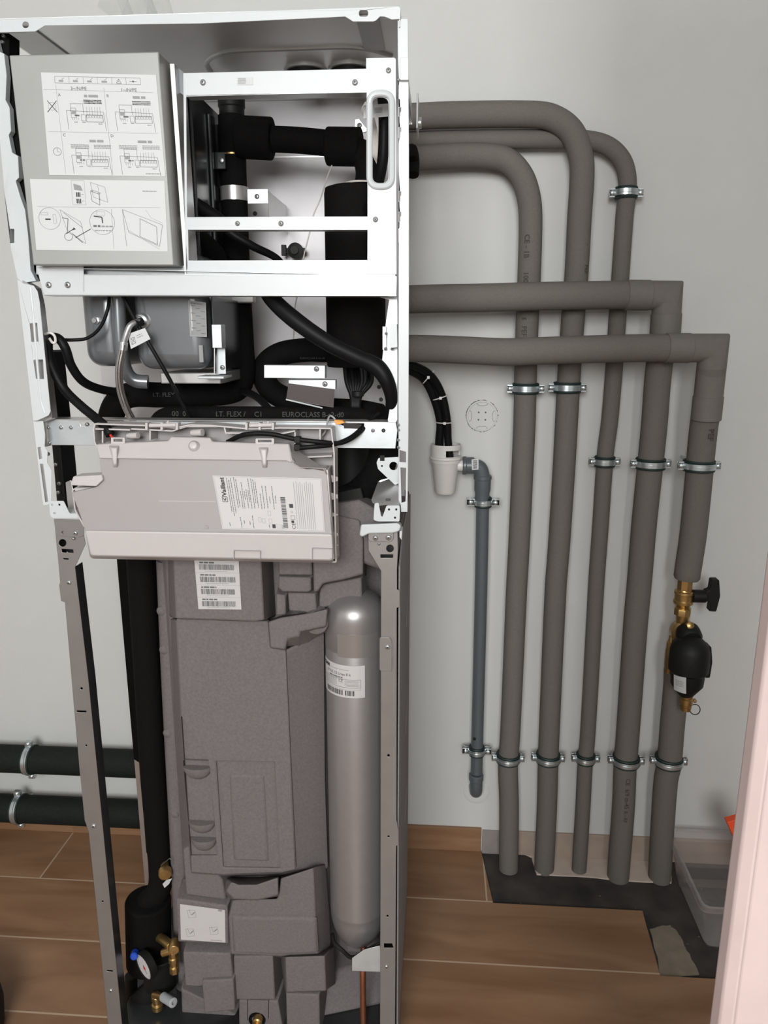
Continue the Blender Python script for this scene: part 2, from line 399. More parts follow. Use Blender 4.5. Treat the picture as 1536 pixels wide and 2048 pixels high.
pb = [g(1034, 1703, -TH), g(1298, 1714, -TH), g(1342, 1728, -TH), g(1343, 1768, -TH), g(1240, 1762, -TH), g(1178, 1755, -TH), g(1073, 1750, -TH), g(1063, 1716, -TH)]
build('levelling_board', MB().prism([Vector(p)+Vector((0, 0, .004)) for p in ragged(pb, .0012, 4)], Vector((0, 0, -.006)), 'pipe_board'), sc_, label='pale board the wall pipes stand on')
mb = MB()
for _ in range(46):
    x, y = rg.uniform(975, 1420), rg.uniform(1765, 1940)
    p = G(x, y, -TH)
    if p.y < c3.y+.01 and p.x < c4.x+.02: continue
    s_ = rg.uniform(.0008, .0028); i = mb.mi('mortar'); vs = [mb.bm.verts.new(p+Vector((rg.uniform(-s_, s_)*2, rg.uniform(-s_, s_), rg.uniform(0, s_)))) for _k in range(4)]
    mb.face(vs[:3], i); mb.face([vs[0], vs[1], vs[3]], i); mb.face([vs[0], vs[2], vs[3]], i); mb.face([vs[1], vs[2], vs[3]], i)
o = build('crumbs', mb, sc_, label='crumbs of mortar on the screed'); o['kind'] = 'stuff'
sk = c1.x
st('baseboard_left', MB().box((XL, W-.010, 0), (sk-.001, W, .073), 'wood_skirting'), .001)
p = P(1036, 1660, W-.005)
mb = MB().box((sk+.002, W-.004, -TH), (p.x, W, .066), 'grey_board'); st('baseboard_back', mb, .001)
mb = MB().box((p.x+.001, W-.008, -TH+.004), (XR, W, .068), 'board_back'); st('baseboard_right', mb, .001)
# door jamb close to the camera on the right
j0 = P(1466, 1660, -.64); mb = MB()
mb.prism([(j0.x, -.64, -.05), (j0.x+.001, -.655, -.05), (j0.x+.010, -.662, -.05), (j0.x+.013, -.656, -.05), (j0.x+.17, -.656, -.05), (j0.x+.17, -.60, -.05), (j0.x+.03, -.60, -.05)], Vector((0, 0, 2.3)), 'jamb_paint')
st('door_1', mb, .002)
st('shading_pier', MB().box((1.75, -.72, -.05), (XR+.05, -.60, ZC), 'wall_paint'))  # unseen pier added to hold some window light off the right side
# ================================================================== wall pipes
def wpipe(name, label, pts, r, m='pipe_foam', cat='pipe', group=None, seg=28):
    mb = MB(); q = [P(a, b, c) for a, b, c in pts]; mb.tube(q, r, m, seg)
    return build(name, mb, label=label, cat=cat, group=group, angle=50)
YA = 0.632
rA = R(22, P(1049, 843, YA)); rB = R(22.5, P(1133, 843, YA)); rC = R(17, P(1227, 752, YA)); rD = R(25.2, P(1309, 843, .60)); rE = R(26, P(1400, 930, .585))
def under(pts, r):  # carry the run on behind the cabinet and down
    a = P(*pts[0]); return [Vector((a.x-.22, a.y, a.z-.004))]
def wall_run(name, label, pts, r):
    q = under(pts, r)+[P(*p) for p in pts]; mb = MB(); mb.tube(q, r, 'pipe_foam', 28)
    o = build(name, mb, label=label, cat='pipe', angle=50); return o, q
runA, qA = wall_run('insulated_pipe', 'grey foam insulated pipe bending down nearest the cabinet, leftmost of the five floor pipes',
  [(830, 316, YA), (900, 312, YA), (962, 311, YA), (1012, 320, YA), (1042, 350, YA), (1057, 392, YA), (1061, 440, YA), (1058, 560, YA), (1054, 652, YA), (1051, 752, YA), (1049, 843, YA), (1045, 934, YA), (1038, 1090, YA), (1033, 1182, YA), (1020, 1474, YA), (1016, 1530, YA), (1018, 1609, YA), (1017, 1738, YA-.004), (1017, 1757, YA-.004)], rA)
runB, qB = wall_run('insulated_pipe', 'grey foam insulated pipe running highest on the wall, second of the five floor pipes',
  [(830, 233, YA-.01), (900, 230, YA-.01), (1060, 229, YA-.01), (1105, 236, YA-.01), (1143, 264, YA-.01), (1161, 310, YA-.01), (1164, 350, YA-.01), (1159, 433, YA-.006), (1153, 547, YA), (1145, 648, YA), (1138, 752, YA), (1133, 843, YA), (1128, 934, YA), (1118, 1090, YA), (1111, 1182, YA), (1098, 1474, YA), (1096, 1530, YA), (1094, 1609, YA), (1088, 1738, YA), (1087, 1757, YA)], rB)
YC = .648
runC, qC = wall_run('insulated_pipe', 'thinnest grey insulated pipe with the clamp highest on the wall, middle of the five',
  [(830, 282, YC), (900, 280, YC), (1000, 279, YC), (1100, 278, YC), (1170, 280, YC), (1215, 292, YC), (1245, 322, YC), (1255, 365, YC), (1249, 433, YC), (1241, 547, YC), (1234, 648, YC), (1227, 752, YC), (1219, 843, YC), (1211, 905, YC), (1201, 1049, YC), (1193, 1160, YC), (1188, 1248, YC), (1175, 1474, YC), (1170, 1530, YC-.005), (1166, 1609, YC-.01), (1158, 1738, YC-.015), (1157, 1755, YC-.015)], rC)
def elbow_run(name, label, hor, corner, ver, r, sleeves):
    """horizontal run, mitred corner, vertical run"""
    t = thing(name, label, 'pipe', P(*ver[-1]))
    q = [P(*p) for p in hor]; q = [Vector((q[0].x-.12, q[0].y+.01, q[0].z)), *q]; c = P(*corner); v = [P(*p) for p in ver]
    build('foam_sleeve', MB().tube(q+[c.lerp(q[-1], .35)], r, 'pipe_foam', 28, n=6), t, angle=50)
    # mitred elbow
    mb = MB(); i = mb.mi('pipe_sleeve'); dh = (q[-1]-c).normalized(); dv = (v[0]-c).normalized(); R2 = r*1.035; nrm = dh.cross(dv).normalized()
    a1 = dh.cross(nrm).normalized(); rings = []
    if a1.dot(dv) < 0: a1 = -a1
    a2 = dv.cross(nrm).normalized()
    if a2.dot(dh) < 0: a2 = -a2
    Lh = (sleeves[0]); Lv = sleeves[1]
    A = [c+dh*Lh+(a1*math.cos(t_)+nrm*math.sin(t_))*R2 for t_ in [2*math.pi*k/32 for k in range(32)]]
    B = [c+dh*(R2*math.cos(t_))+dv*(R2*math.cos(t_))*(1/(1)) + nrm*R2*math.sin(t_) for t_ in [2*math.pi*k/32 for k in range(32)]]
    C = [c+dv*Lv+(a2*math.cos(t_)+nrm*math.sin(t_))*R2 for t_ in [2*math.pi*k/32 for k in range(32)]]
    rr = [[mb.bm.verts.new(p) for p in ring] for ring in (A, B, C)]
    for a, b in zip(rr, rr[1:]):
        for j in range(32): mb.face([a[j], a[(j+1) % 32], b[(j+1) % 32], b[j]], i)
    mb.face(rr[0], i); mb.face(rr[-1], i)
    build('mitred_elbow', mb, t, angle=40, label='smooth mitred foam elbow', bevel=.002)
    for d, L, k in ((dh, Lh, 1.075), (dv, Lv, 1.09)):
        mb = MB(); p = c+d*L; mb.lathe(p-d*.026, d, [(r*k-.001, 0), (r*k, .001), (r*k, .051), (r*k-.001, .052)], 'pipe_sleeve', 32); build('joint_collar', mb, t, label='smoother wrap over the joint')
    return t, c, v
tD, cD, vD = elbow_run('insulated_pipe', 'upper horizontal grey insulated pipe with mitred elbow, turning down as fourth floor pipe',
  [(815, 599, .548), (880, 597, .548), (950, 596, .548), (1060, 593, .555), (1160, 591, .565), (1240, 590, .572)], (1335, 591, .578), [(1332, 640, .58), (1316, 752, .590), (1309, 843, .594), (1303, 905, .598)], rD*1.04, (R(60, P(1300, 590, .57)), R(58, P(1335, 640, .58))))
vq = [P(1333, 625, .58), P(1327, 668, .582), P(1316, 752, .590), P(1309, 843, .594), P(1303, 905, .598), P(1288, 1049, .604), P(1279, 1160, .608), P(1271, 1248, .61), P(1255, 1474, .615), P(1250, 1535, .615), P(1247, 1609, .615), P(1237, 1738, .615), P(1235, 1770, .615)]
build('foam_sleeve', MB().tube(vq, rD, 'pipe_foam', 28), tD, angle=50)
tE, cE, vE = elbow_run('insulated_pipe', 'lower horizontal grey insulated pipe ending above the brass valve at far right',
  [(815, 697, .505), (870, 698, .502), (940, 701, .50), (1010, 704, .50), (1072, 702, .502), (1200, 698, .508), (1300, 696, .515)], (1427, 696, .525), [(1421, 752, .53), (1414, 815, .54)], rE*.98, (R(72, P(1350, 696, .515)), R(119, P(1420, 780, .53))))
vq = [P(1423, 735, .527), P(1414, 815, .54), P(1408, 850, .548), P(1401, 916, .56), P(1395, 983, .568), P(1386, 1071, .575), P(1376, 1138, .58)]
mb = MB().tube(vq, rE, 'pipe_foam', 28); e = P(1373, 1158, .58); e0 = vq[-1]; d = (e-e0).normalized(); mb.lathe(e0, d, [(rE, 0), (rE, (e-e0).length-.006), (rE*.9, (e-e0).length), (rE*.5, (e-e0).length)], 'pipe_foam', 28)
build('foam_sleeve', mb, tE, angle=50)
lq = [P(1353, 1338, .60), P(1352, 1370, .602), P(1345, 1447, .605), P(1338, 1530, .608), P(1332, 1558, .61), P(1325, 1650, .615), P(1320, 1738, .62), P(1318, 1768, .62)]
build('insulated_pipe', MB().tube(lq, R(23.5, P(1345, 1447, .605)), 'pipe_foam', 28), label='short grey insulated pipe from under the black filter down to the floor, rightmost', cat='pipe', angle=50)
# print on the pipes
def pipe_print(par, a, b, r, ang, items):
    s = Sheet(cylmap(a, b, r, -1, 1), 2*r, (b-a).length, 'pipe_foam'); s.mb.bm.clear(); s.lift = .0004; ww = 2*r; hh = (b-a).length
    for t, v, sz in items: s.text(t, ww/2+ang*r, v, sz, 'pipe_print', rot=-math.pi/2, bold=.02)
    build('printed_text', s.mb, par, label='dark lettering printed along the foam')
def seg_of(a, b): return a, b
pipe_print(runA, P(1058, 560, YA)+(P(1061, 440, YA)-P(1058, 560, YA))*.9, P(1054, 652, YA), rA*1.0, -.55, [('CE - 1B', .02, .012), ('10011E-N', .10, .012), ('E', .20, .010)])
pipe_print(runA, P(1054, 652, YA), P(1051, 752, YA), rA, -.55, [('PEF', .0, .012)])
pipe_print(runB, P(1162, 330, YA-.008), P(1153, 547, YA), rB, .55, [('10011E:2', .0, .011), ('EN 14313', .11, .011), ('PEF', .21, .010)])
pipe_print(tE, P(1411, 835, .544), P(1401, 916, .56), rE, .0, [('PEF', .018, .014)])
pipe_print(tD, P(1249, 1545, .615), P(1240, 1700, .615), rD, -.1, [('CE', .0, .012), ('6/9 m-45', .03, .012), ('R - RF', .095, .010)])
# ------------------------------------------------------------------ pipe clamps
def clamp(x, y, Y, r, label, group=None, ear=.0125, wid=.0135, tilt=0.0):
    c = P(x, y, Y); t = thing('pipe_clamp', label, 'pipe clamp', c, group)
    for s_ in (-1, 1):  # front and back half
        n = 20; a0 = .16; out = []; inn = []
        rr = r+.0045; th = .0022
        arc = [(math.pi*k/n) for k in range(n+1)]
        g_ = .0035
        outer = [(-rr-ear, g_), (-rr-.002, g_)]+[(-math.cos(a)*rr, g_+math.sin(a)*(rr-g_)) for a in arc[1:-1]]+[(rr+.002, g_), (rr+ear, g_)]
        o2 = [(-rr-ear, g_+th), (-rr-.003, g_+th)]+[(-math.cos(a)*(rr+th), g_+math.sin(a)*(rr+th-g_)) for a in arc[1:-1] if math.sin(a)*(rr+th) > g_+th*.6]+[(rr+.003, g_+th), (rr+ear, g_+th)]
        poly = outer+o2[::-1]
        mb = MB(); mb.prism([(c.x+a, c.y-s_*b, c.z-wid/2) for a, b in poly], Vector((0, 0, wid)), 'zinc')
        mb.prism([(c.x+a, c.y-s_*(b+.0012), c.z-wid*.13) for a, b in [q for q in o2[2:-2]]]+[(c.x+a*.97, c.y-s_*(b*.97), c.z-wid*.13) for a, b in [q for q in o2[2:-2]]][::-1], Vector((0, 0, wid*.26)), 'zinc')
        for e_ in (-1, 1):
            ex = c.x+e_*(rr+ear*.52); mb.box((ex-ear*.5, c.y-s_*(g_+th), c.z-wid*.72), (ex+ear*.5, c.y-s_*g_, c.z+wid*.72), 'zinc')
        build('band_front' if s_ == 1 else 'band_back', mb, t, .0004, label=None)
    mb = MB(); wv = wid*.95
    mb.lathe(c-Vector((0, 0, wv)), (0, 0, 1), [(r-.001, 0), (r+.004, 0), (r+.0055, wv*.2), (r+.004, wv*.45), (r+.004, wv*1.55), (r+.0055, wv*1.8), (r+.004, wv*2), (r-.001, wv*2)], 'clamp_rubber', 32, caps=False)
    build('rubber_lining', mb, t, label='dark green rubber lining')
    for e_ in (-1, 1):
        ex = c.x+e_*(r+.0045+ear*.52); mb = MB()
        mb.lathe((ex, c.y-.006, c.z), (0, -1, 0), [(.0036, -.014), (.0036, 0), (.0062, 0), (.0062, .0015), (.0045, .0035), (.002, .0042)], 'zinc', 18)
        build('bolt', mb, t)
    mb = MB(); mb.lathe((c.x, c.y+r+.004, c.z), (0, 1, 0), [(.007, 0), (.007, .004), (.004, .004), (.004, W-c.y-r-.0045)], 'zinc', 12) if W-c.y-r-.0045 > .006 else mb.lathe((c.x, c.y+r+.001, c.z), (0, 1, 0), [(.007, 0), (.007, max(.002, W-c.y-r-.0015))], 'zinc', 12)
    build('wall_stud', mb, t); return t
gr = 'rubber lined clamps on the wall pipes'
clamp(1252, 386, YC, rC, 'zinc pipe clamp highest on the wall, below the bend of the thin pipe', gr)
clamp(1051, 777, YA, rA, 'zinc pipe clamp on leftmost floor pipe just under the horizontal pipes', gr)
clamp(1134, 775, YA, rB, 'zinc pipe clamp on second floor pipe just under the horizontal pipes', gr)
clamp(1209, 923, YC, rC, 'zinc pipe clamp halfway down the thin middle floor pipe', gr)
clamp(1301, 927, .599, rD, 'zinc pipe clamp on the fourth floor pipe, level with the siphon', gr)
clamp(1398, 931, .562, rE, 'zinc pipe clamp on the far right pipe above the brass valve', gr)
clamp(1016, 1515, YA, rA, 'zinc pipe clamp low on leftmost floor pipe near the floor', gr)
clamp(1096, 1515, YA, rB, 'zinc pipe clamp low on the second floor pipe near the floor', gr)
clamp(1171, 1516, YC-.004, rC, 'zinc pipe clamp low on the thin middle floor pipe near the floor', gr)
clamp(1252, 1520, .615, rD, 'zinc pipe clamp low on the fourth floor pipe near the floor', gr)
clamp(1337, 1521, .608, R(23.5, P(1345, 1447, .605)), 'zinc pipe clamp low on the far right pipe under the black filter', gr)
# ------------------------------------------------------------------ black pipes along the wall on the left
def lpipe(y0, y1, label, Z=0):
    a = P(0, y0, .62); b = P(270, y1, .62); r = R(27, a); a = Vector((XL+.01, .62, (a.z+b.z)/2)); b = Vector((.55, .62, a.z))
    o = build('insulated_pipe', MB().tube([a, b], r, 'black_green_foam', 28), label=label, cat='pipe', group=None, angle=50); return o, a, r
def vclamp(x, z, Y, r, label):
    c = Vector((x, Y, z)); t = thing('pipe_clamp', label, 'pipe clamp', c); mb = MB()
    mb.lathe(c-Vector((.007, 0, 0)), (1, 0, 0), [(r+.001, 0), (r+.004, 0), (r+.004, .004), (r+.0052, .005), (r+.0052, .009), (r+.004, .010), (r+.004, .014), (r+.001, .014)], 'zinc', 32, caps=False); build('band', mb, t)
    mb = MB(); mb.lathe(c-Vector((.011, 0, 0)), (1, 0, 0), [(r-.001, 0), (r+.003, 0), (r+.003, .022), (r-.001, .022)], 'clamp_rubber', 32, caps=False); build('rubber_lining', mb, t)
    for s_ in (-1, 1):
        mb = MB(); mb.box((x-.009, Y-.006, z+s_*(r+.003)), (x+.009, Y+.006, z+s_*(r+.019)), 'zinc'); build('ear', mb, t, .0005)
        mb = MB(); mb.lathe((x, Y-.006, z+s_*(r+.012)), (0, -1, 0), [(.0055, 0), (.0055, .002), (.003, .004)], 'zinc', 14); build('bolt', mb, t)
    mb = MB(); mb.lathe((x, Y+r+.003, z), (0, 1, 0), [(.005, 0), (.005, W-Y-r-.0035)], 'zinc', 12); build('wall_stud', mb, t)
o, a, r = lpipe(1518, 1526, 'upper of two black insulated pipes running along the wall at lower left')
vclamp(P(45, 1520, .62-r).x, a.z, .62, r, 'zinc clamp round the upper black pipe at lower left')
o, a, r = lpipe(1618, 1625, 'lower of two black insulated pipes running along the wall just above the skirting')
vclamp(P(22, 1615, .62-r).x, a.z, .62, r, 'zinc clamp round the lower black pipe at the left edge')
# ------------------------------------------------------------------ condensate siphon and drain
Ys = .625
c = P(892, 915, Ys); rs = R(30, c); top = P(892, 888, Ys); bot = P(890, 987, Ys)
t = thing('siphon_cup', 'white plastic condensate siphon cup taking black hoses, beside the cabinet', 'siphon', bot)
H = top.z-bot.z; mb = MB()
prof = [(rs*.10, 0), (rs*.60, .001), (rs*.69, .006), (rs*.90, H*.62), (rs*.93, H*.64), (rs*.97, H*.64), (rs*1.0, H*.70), (rs*1.06, H*.71), (rs*1.08, H*.73), (rs*1.06, H*.75), (rs*.98, H*.76)]
mb.lathe(bot, (0, 0, 1), prof+[(rs*.92, H*.76), (rs*.6, H*.70), (.001, H*.70)], 'siphon_plastic', 36, caps=False); build('cup', mb, t)
mb = MB(); i = mb.mi('siphon_plastic'); n = 40; a_open = (math.radians(-95), math.radians(-25))
for k in range(n):
    t0, t1 = [2*math.pi*(k+q)/n for q in (0, 1)]; mid = (t0+t1)/2
    am = math.atan2(-math.cos(mid), math.sin(mid))
    dx, dy = math.cos(mid), math.sin(mid)
    op = dy < -.35 and dx > .05 or (dx > .75 and dy < .3)
    for (z0, z1) in ([(H*.76, H*1.0)] if not op else [(H*.76, H*.775), (H*.90, H*1.0)]):
        ps = [(rs*.98, t0, z0), (rs*.98, t1, z0), (rs*1.0, t1, z1), (rs*1.0, t0, z1)]
        mb.frustum([bot+Vector((r_*math.cos(a), r_*math.sin(a), z)) for r_, a, z in ps], [bot+Vector(((r_-.003)*math.cos(a), (r_-.003)*math.sin(a), z)) for r_, a, z in ps], 'siphon_plastic')
build('open_collar', mb, t, angle=20)
o1 = P(922, 931, Ys); ro = R(11, o1); mb = MB(); mb.lathe(Vector((bot.x+rs*.8, Ys, o1.z)), (1, 0, 0), [(ro, 0), (ro, P(931, 931, Ys).x-bot.x-rs*.8+.004)], 'siphon_plastic', 24); build('outlet', mb, t)
t = thing('drain_pipe', 'dark grey plastic drain pipe running down the wall beside the siphon', 'pipe', P(952, 1600, .65))
pc = P(966, 931, .632); rp = R(12.8, P(965, 1100, .64)); z0 = o1.z
mb = MB(); a = P(926, 929, Ys); mb.tube([Vector((a.x, Ys, z0)), Vector((a.x+.026, Ys, z0))], [rp*1.28, rp*1.28], 'pvc', 28); mb.lathe(Vector((a.x-.001, Ys, z0)), (1, 0, 0), [(rp*1.30, 0), (rp*1.40, .002), (rp*1.40, .008), (rp*1.28, .010)], 'pvc', 28)
cx = pc.x; cr = .026
mb.tube([Vector((a.x+.02, Ys, z0)), Vector((cx-cr, Ys, z0)), Vector((cx-cr*.35, Ys+.001, z0-cr*.22)), Vector((cx-.002, Ys+.002, z0-cr*.9)), Vector((cx, Ys+.003, z0-cr-.01))], rp*1.15, 'pvc', 28, n=6)
mb.lathe(Vector((cx, Ys+.003, z0-cr*.85)), (0, 0, -1), [(rp*1.1, 0), (rp*1.36, .003), (rp*1.36, .011), (rp*1.26, .013), (rp*1.25, .038), (rp*1.12, .046), (rp*1.12, .064)], 'pvc', 28)
build('elbow', mb, t)
q = [Vector((cx, Ys+.003, z0-cr-.04)), P(965, 1020, .634), P(961.5, 1200, .636), P(954.5, 1474, .640), P(953, 1545, .640)]; mb = MB().tube(q, rp, 'pvc', 28); build('pipe', mb, t)
h = P(949, 1478, .640-rp); mb = MB().lathe(h, (0, -1, 0), [(.004, -.001), (.004, .0006), (.001, .0006)], 'black_plastic', 12); build('peg', mb, t)
e0 = P(952.5, 1548, .64); mb = MB(); mb.lathe(e0, (0, 0, -1), [(rp*1.1, 0), (rp*1.22, .002), (rp*1.22, .016), (rp*1.1, .018)], 'pvc', 28)
e1 = P(952, 1588, .645); mb.tube([e0, e0.lerp(e1, .6), Vector((e1.x, .655, e1.z+.002)), Vector((e1.x, .70, e1.z-.004))], rp*1.08, 'pvc', 28); build('lower_elbow', mb, t)
s = Sheet(flat((943, 919), (957, 917), (957, 939), (944, 940), Ys-rp*1.32), 10, 16); [s.rect(2, 2+k*1.6, 8, 2.8+k*1.6, 'ink') for k in range(8)]; build('bar_label', s.mb, t, label='small white barcode sticker')
clamp(966, 1004, .634, rp, 'zinc pipe clamp on the drain pipe below the siphon', gr, .019)
clamp(953.5, 1501, .640, rp, 'zinc pipe clamp low on the drain pipe above the wall outlet', gr, .018)
o = build('wall_rosette', MB().lathe(P(953, 1583, W), (0, -1, 0), [(R(27, e1), -.001), (R(27, e1), .0012), (R(25.5, e1), .002), (R(20, e1), .0018), (R(12, e1), .0018)], 'wall_paint', 40), label='round white filler patch on the wall behind the drain outlet', cat='wall patch')
cc = P(964, 832, W); rc = R(31, cc); t = thing('junction_box_cover', 'round white blank junction box cover set in the wall between siphon hose and pipes', 'cover', cc)
mb = MB(); mb.lathe(cc, (0, -1, 0), [(rc, -.001), (rc, .0022), (rc*.96, .003), (rc*.90, .003), (rc*.87, .0018), (.002, .0018)], 'wall_paint', 48); build('disc', mb, t)
mb = MB(); rg = random.Random(2)
for k in range(64):
    if rg.random() < .22: continue
    a0, a1 = 2*math.pi*k/64, 2*math.pi*(k+1)/64; w0 = rg.uniform(.0004, .0022)
    mb.prism([cc+Vector((math.cos(a)*r_, -.0008, math.sin(a)*r_)) for a, r_ in ((a0, rc*1.0), (a1, rc*1.0), (a1, rc*1.0+w0), (a0, rc*1.0+w0))], Vector((0, .001, 0)), 'ink_grey')
build('plaster_gap', mb, t, label='ragged dark gap round the disc')
mb = MB()
for k in range(4):
    am = k*math.pi/2; pts = []
    u = Vector((math.cos(am), 0, math.sin(am))); v = Vector((-math.sin(am), 0, math.cos(am)))
    mb.tube([cc+u*rc*.86+v*rc*.34-DY*.002, cc+u*rc*.72+v*rc*.30-DY*.002, cc+u*rc*.66-DY*.002, cc+u*rc*.72-v*rc*.30-DY*.002, cc+u*rc*.86-v*rc*.34-DY*.002], .0006, 'ink_light', 6)
for a, b in ((-1, -1), (1, -1), (1, 1), (-1, 1)): mb.lathe(cc+Vector((a*rc*.22, 0, b*rc*.24)), (0, -1, 0), [(.0022, .001), (.0022, .0022), (.001, .0024)], 'ink_grey', 10)
build('embossed_marks', mb, t)
t = thing('condensate_hoses', 'pair of black corrugated hoses strapped together, curving into the white siphon', 'hose', P(885, 900, Ys))
h1 = [P(790, 722, .50), P(826, 731, .53), P(860, 750, .56), P(883, 788, .585), P(894, 838, .60), P(896, 880, .61), P(901, 925, .615)]; h2 = [P(790, 728, .53), P(822, 741, .55), P(850, 760, .58), P(870, 800, .60), P(881, 845, .615), P(879, 880, .622), P(878, 915, .63)]
build('corrugated_hose', MB().tube(h1, R(7.5, h1[3]), 'black_cable', 14, ridge=.10), t, angle=60)
build('smooth_hose', MB().tube(h2, R(9, h2[3]), 'black_cable', 16), t, angle=60)
for (x, y, Y, dx, dy) in ((857, 754, .568, 11, -13), (881, 795, .592, 15, -5), (889, 845, .607, 16, 0)):
    c = P(x, y, Y); u = (P(x+dx, y+dy, Y)-c); d = u.normalized(); nn = DY; rr = u.length
    mb = MB(); ring = [c+d*math.cos(a)*rr*.98+nn*math.sin(a)*rr*.80 for a in [2*math.pi*k/24 for k in range(25)]]
    mb.tube(ring, .0014, 'tie_plastic', 6, smooth=False); mb.box((c.x-.003, c.y-rr*.8-.006, c.z-.003), (c.x+.003, c.y-rr*.8, c.z+.003), 'tie_plastic')
    build('cable_tie', mb, t, label='white cable tie')
# ------------------------------------------------------------------ brass valve and magnetic filter
Yv = .58
def lz(mb, x, ys, Y, m, seg=24):   # lathe about a near-vertical line given [(y_px, halfwidth_px)]
    p0 = P(x, ys[0][0], Y); mb.lathe(p0, (0, 0, -1), [(R(wd, P(x, y, Y)), p0.z-P(x, y, Y).z) for y, wd in ys], m, seg)
t = thing('ball_valve', 'brass ball valve with black T handle under the far right pipe', 'valve', P(1368, 1240, Yv))
mb = MB(); lz(mb, 1371.5, [(1156, 15), (1179, 15)], Yv, 'brass', 8); lz(mb, 1369, [(1176, 13), (1181, 15), (1182, 18.5), (1187, 19), (1188, 17.5), (1199, 17.5), (1200, 19), (1206, 19), (1209, 15), (1215, 12)], Yv, 'brass'); lz(mb, 1366, [(1213, 12), (1216, 16), (1217, 16.5), (1229, 16.5)], Yv, 'brass', 8); lz(mb, 1366, [(1228, 14), (1245, 12)], Yv, 'brass')
build('valve_body', mb, t, .0004)
mb = MB(); a = P(1384, 1192, Yv-.005); rr = R(13, a); mb.lathe(a, (1, 0, 0), [(rr*.8, 0), (rr, .001), (rr, R(26, a)), (rr*.7, R(29, a)), (rr*.7, R(40, a))], 'black_plastic', 20)
mb.prism([P(x, y, Yv-.016) for x, y in rpoly([(1424, 1160), (1439, 1160), (1441, 1193), (1433, 1224), (1418, 1223), (1421, 1206), (1412, 1201), (1412, 1183), (1421, 1180)], 3)], DY*.022, 'black_plastic'); build('handle', mb, t, .002, label='black T handle')
t = thing('magnetic_filter', 'black magnetic dirt filter below the brass valve on the far right pipe', 'filter', P(1380, 1425, Yv-.03))
mb = MB(); c = P(1366, 1264, Yv); mb.lathe(c+DY*.022, (0, -1, 0), [(.004, 0), (R(20, c), .002), (R(25, c), .012), (R(25, c), .032), (R(22, c), .036)], 'brass', 28); lz(mb, 1345, [(1270, 6), (1283, 8), (1284, 10), (1296, 10), (1297, 9), (1300, 11), (1330, 11), (1334, 9), (1345, 9)], Yv+.012, 'brass', 10); build('brass_union', mb, t, label='brass union behind the body')
mb = MB(); Y2 = Yv-.045; c = P(1377, 1265, Yv-.02); mb.lathe(c+DY*.01, (0, -1, -.35), [(R(23, c), 0), (R(24, c), .01), (R(24, c), .026), (R(20, c), .034), (.004, .036)], 'black_plastic', 28)
lz(mb, 1383, [(1272, 10), (1279, 24), (1288, 34), (1300, 38), (1325, 39), (1340, 38), (1345, 33), (1368, 31), (1385, 18), (1392, 11)], Y2, 'black_plastic', 32)
mb.prism([P(x, y, Y2-.012) for x, y in rpoly([(1412, 1290), (1423, 1294), (1425, 1325), (1420, 1356), (1410, 1356)], 3)], DY*.026, 'black_plastic'); build('filter_body', mb, t, .0008)
mb = MB(); c = P(1380, 1251, Yv-.035); mb.lathe(c, (0, -.9, .4), [(R(8, c), -.01), (R(8, c), .004), (R(5, c), .006)], 'brass', 6); build('bleed_plug', mb, t, label='brass bleed plug')
mb = MB(); lz(mb, 1374, [(1390, 12), (1396, 11), (1397, 12.5), (1407, 12.5), (1410, 9), (1412, 9), (1413, 11), (1420, 10), (1422, 5)], Y2, 'brass', 12); build('drain_cock', mb, t, label='brass drain cock')
mb = MB(); c = P(1390, 1419, Y2); r_ = R(10, c); mb.tube([c+Vector((math.cos(a)*r_, .003*math.sin(a), math.sin(a)*r_)) for a in [2*math.pi*k/24 for k in range(25)]], .0011, 'black_plastic', 8, smooth=False); mb.lathe(P(1387, 1402, Y2), (1, 0, .3), [(.005, 0), (.005, .005), (.003, .007)], 'brass', 10); build('cap_strap', mb, t, label='thin black retaining loop')
ax = P(1383, 1340, Y2); s = Sheet(cylmap(P(1383, 1336, Y2), P(1383, 1371, Y2), R(40, ax), -1.25, -.55), 14, 34, nu=6); [s.words(3, 12+k*3, 12, 1.2, 'ink_light', k) for k in range(4)]; build('white_sticker', s.mb, t, label='white sticker on the left flank')
# ------------------------------------------------------------------ clear storage box, orange thing, black bag
t = thing('storage_box', 'clear plastic storage box on the bare screed beside the pipes, half behind the door jamb', 'box', (1.42, .50, -TH))
def bx_(z, e): return [Vector((1.315-e, .385-e, z)), Vector((1.66+e, .385-e, z)), Vector((1.66+e, .625+e, z)), Vector((1.315-e, .625+e, z))]
mb = MB(); i = mb.mi('clear_plastic'); hh = .125
lv = [(-TH, 0), (hh, .022), (hh, .030), (hh-.012, .031), (hh-.012, .029), (hh-.002, .0275), (hh-.003, .0205), (-TH+.002, -.002)]
def rr4(pts, r=.02, n=4):
    out = []
    for k in range(4):
        p, a, b = pts[k], pts[k-1], pts[(k+1) % 4]; pa = p+(a-p).normalized()*r; pb = p+(b-p).normalized()*r
        for j in range(n+1): q = j/n; out.append(pa*(1-q)**2+p*2*q*(1-q)+pb*q*q)
    return out
rings = [[mb.bm.verts.new(v) for v in rr4(bx_(z, e))] for z, e in lv]
for a, b in zip(rings, rings[1:]):
    for j in range(len(a)): mb.face([a[j], a[(j+1) % len(a)], b[(j+1) % len(a)], b[j]], i)
mb.face(rings[0], i); mb.face(rings[-1], i); build('tub', mb, t, angle=40)
for x in (1.42, 1.52, 1.60): build('rib', MB().box((x, .364, .0), (x+.003, .374, .105), 'clear_plastic'), t)
p = P(1457, 1655, .45); mb = MB(); pts = [(1450, 1646), (1500, 1626), (1500, 1672), (1462, 1674)]
q = [P(1454, 1645, .42), P(1500, 1632, .42)]; zq = -TH+.003; xb_ = P(1560, 1860, .42).x
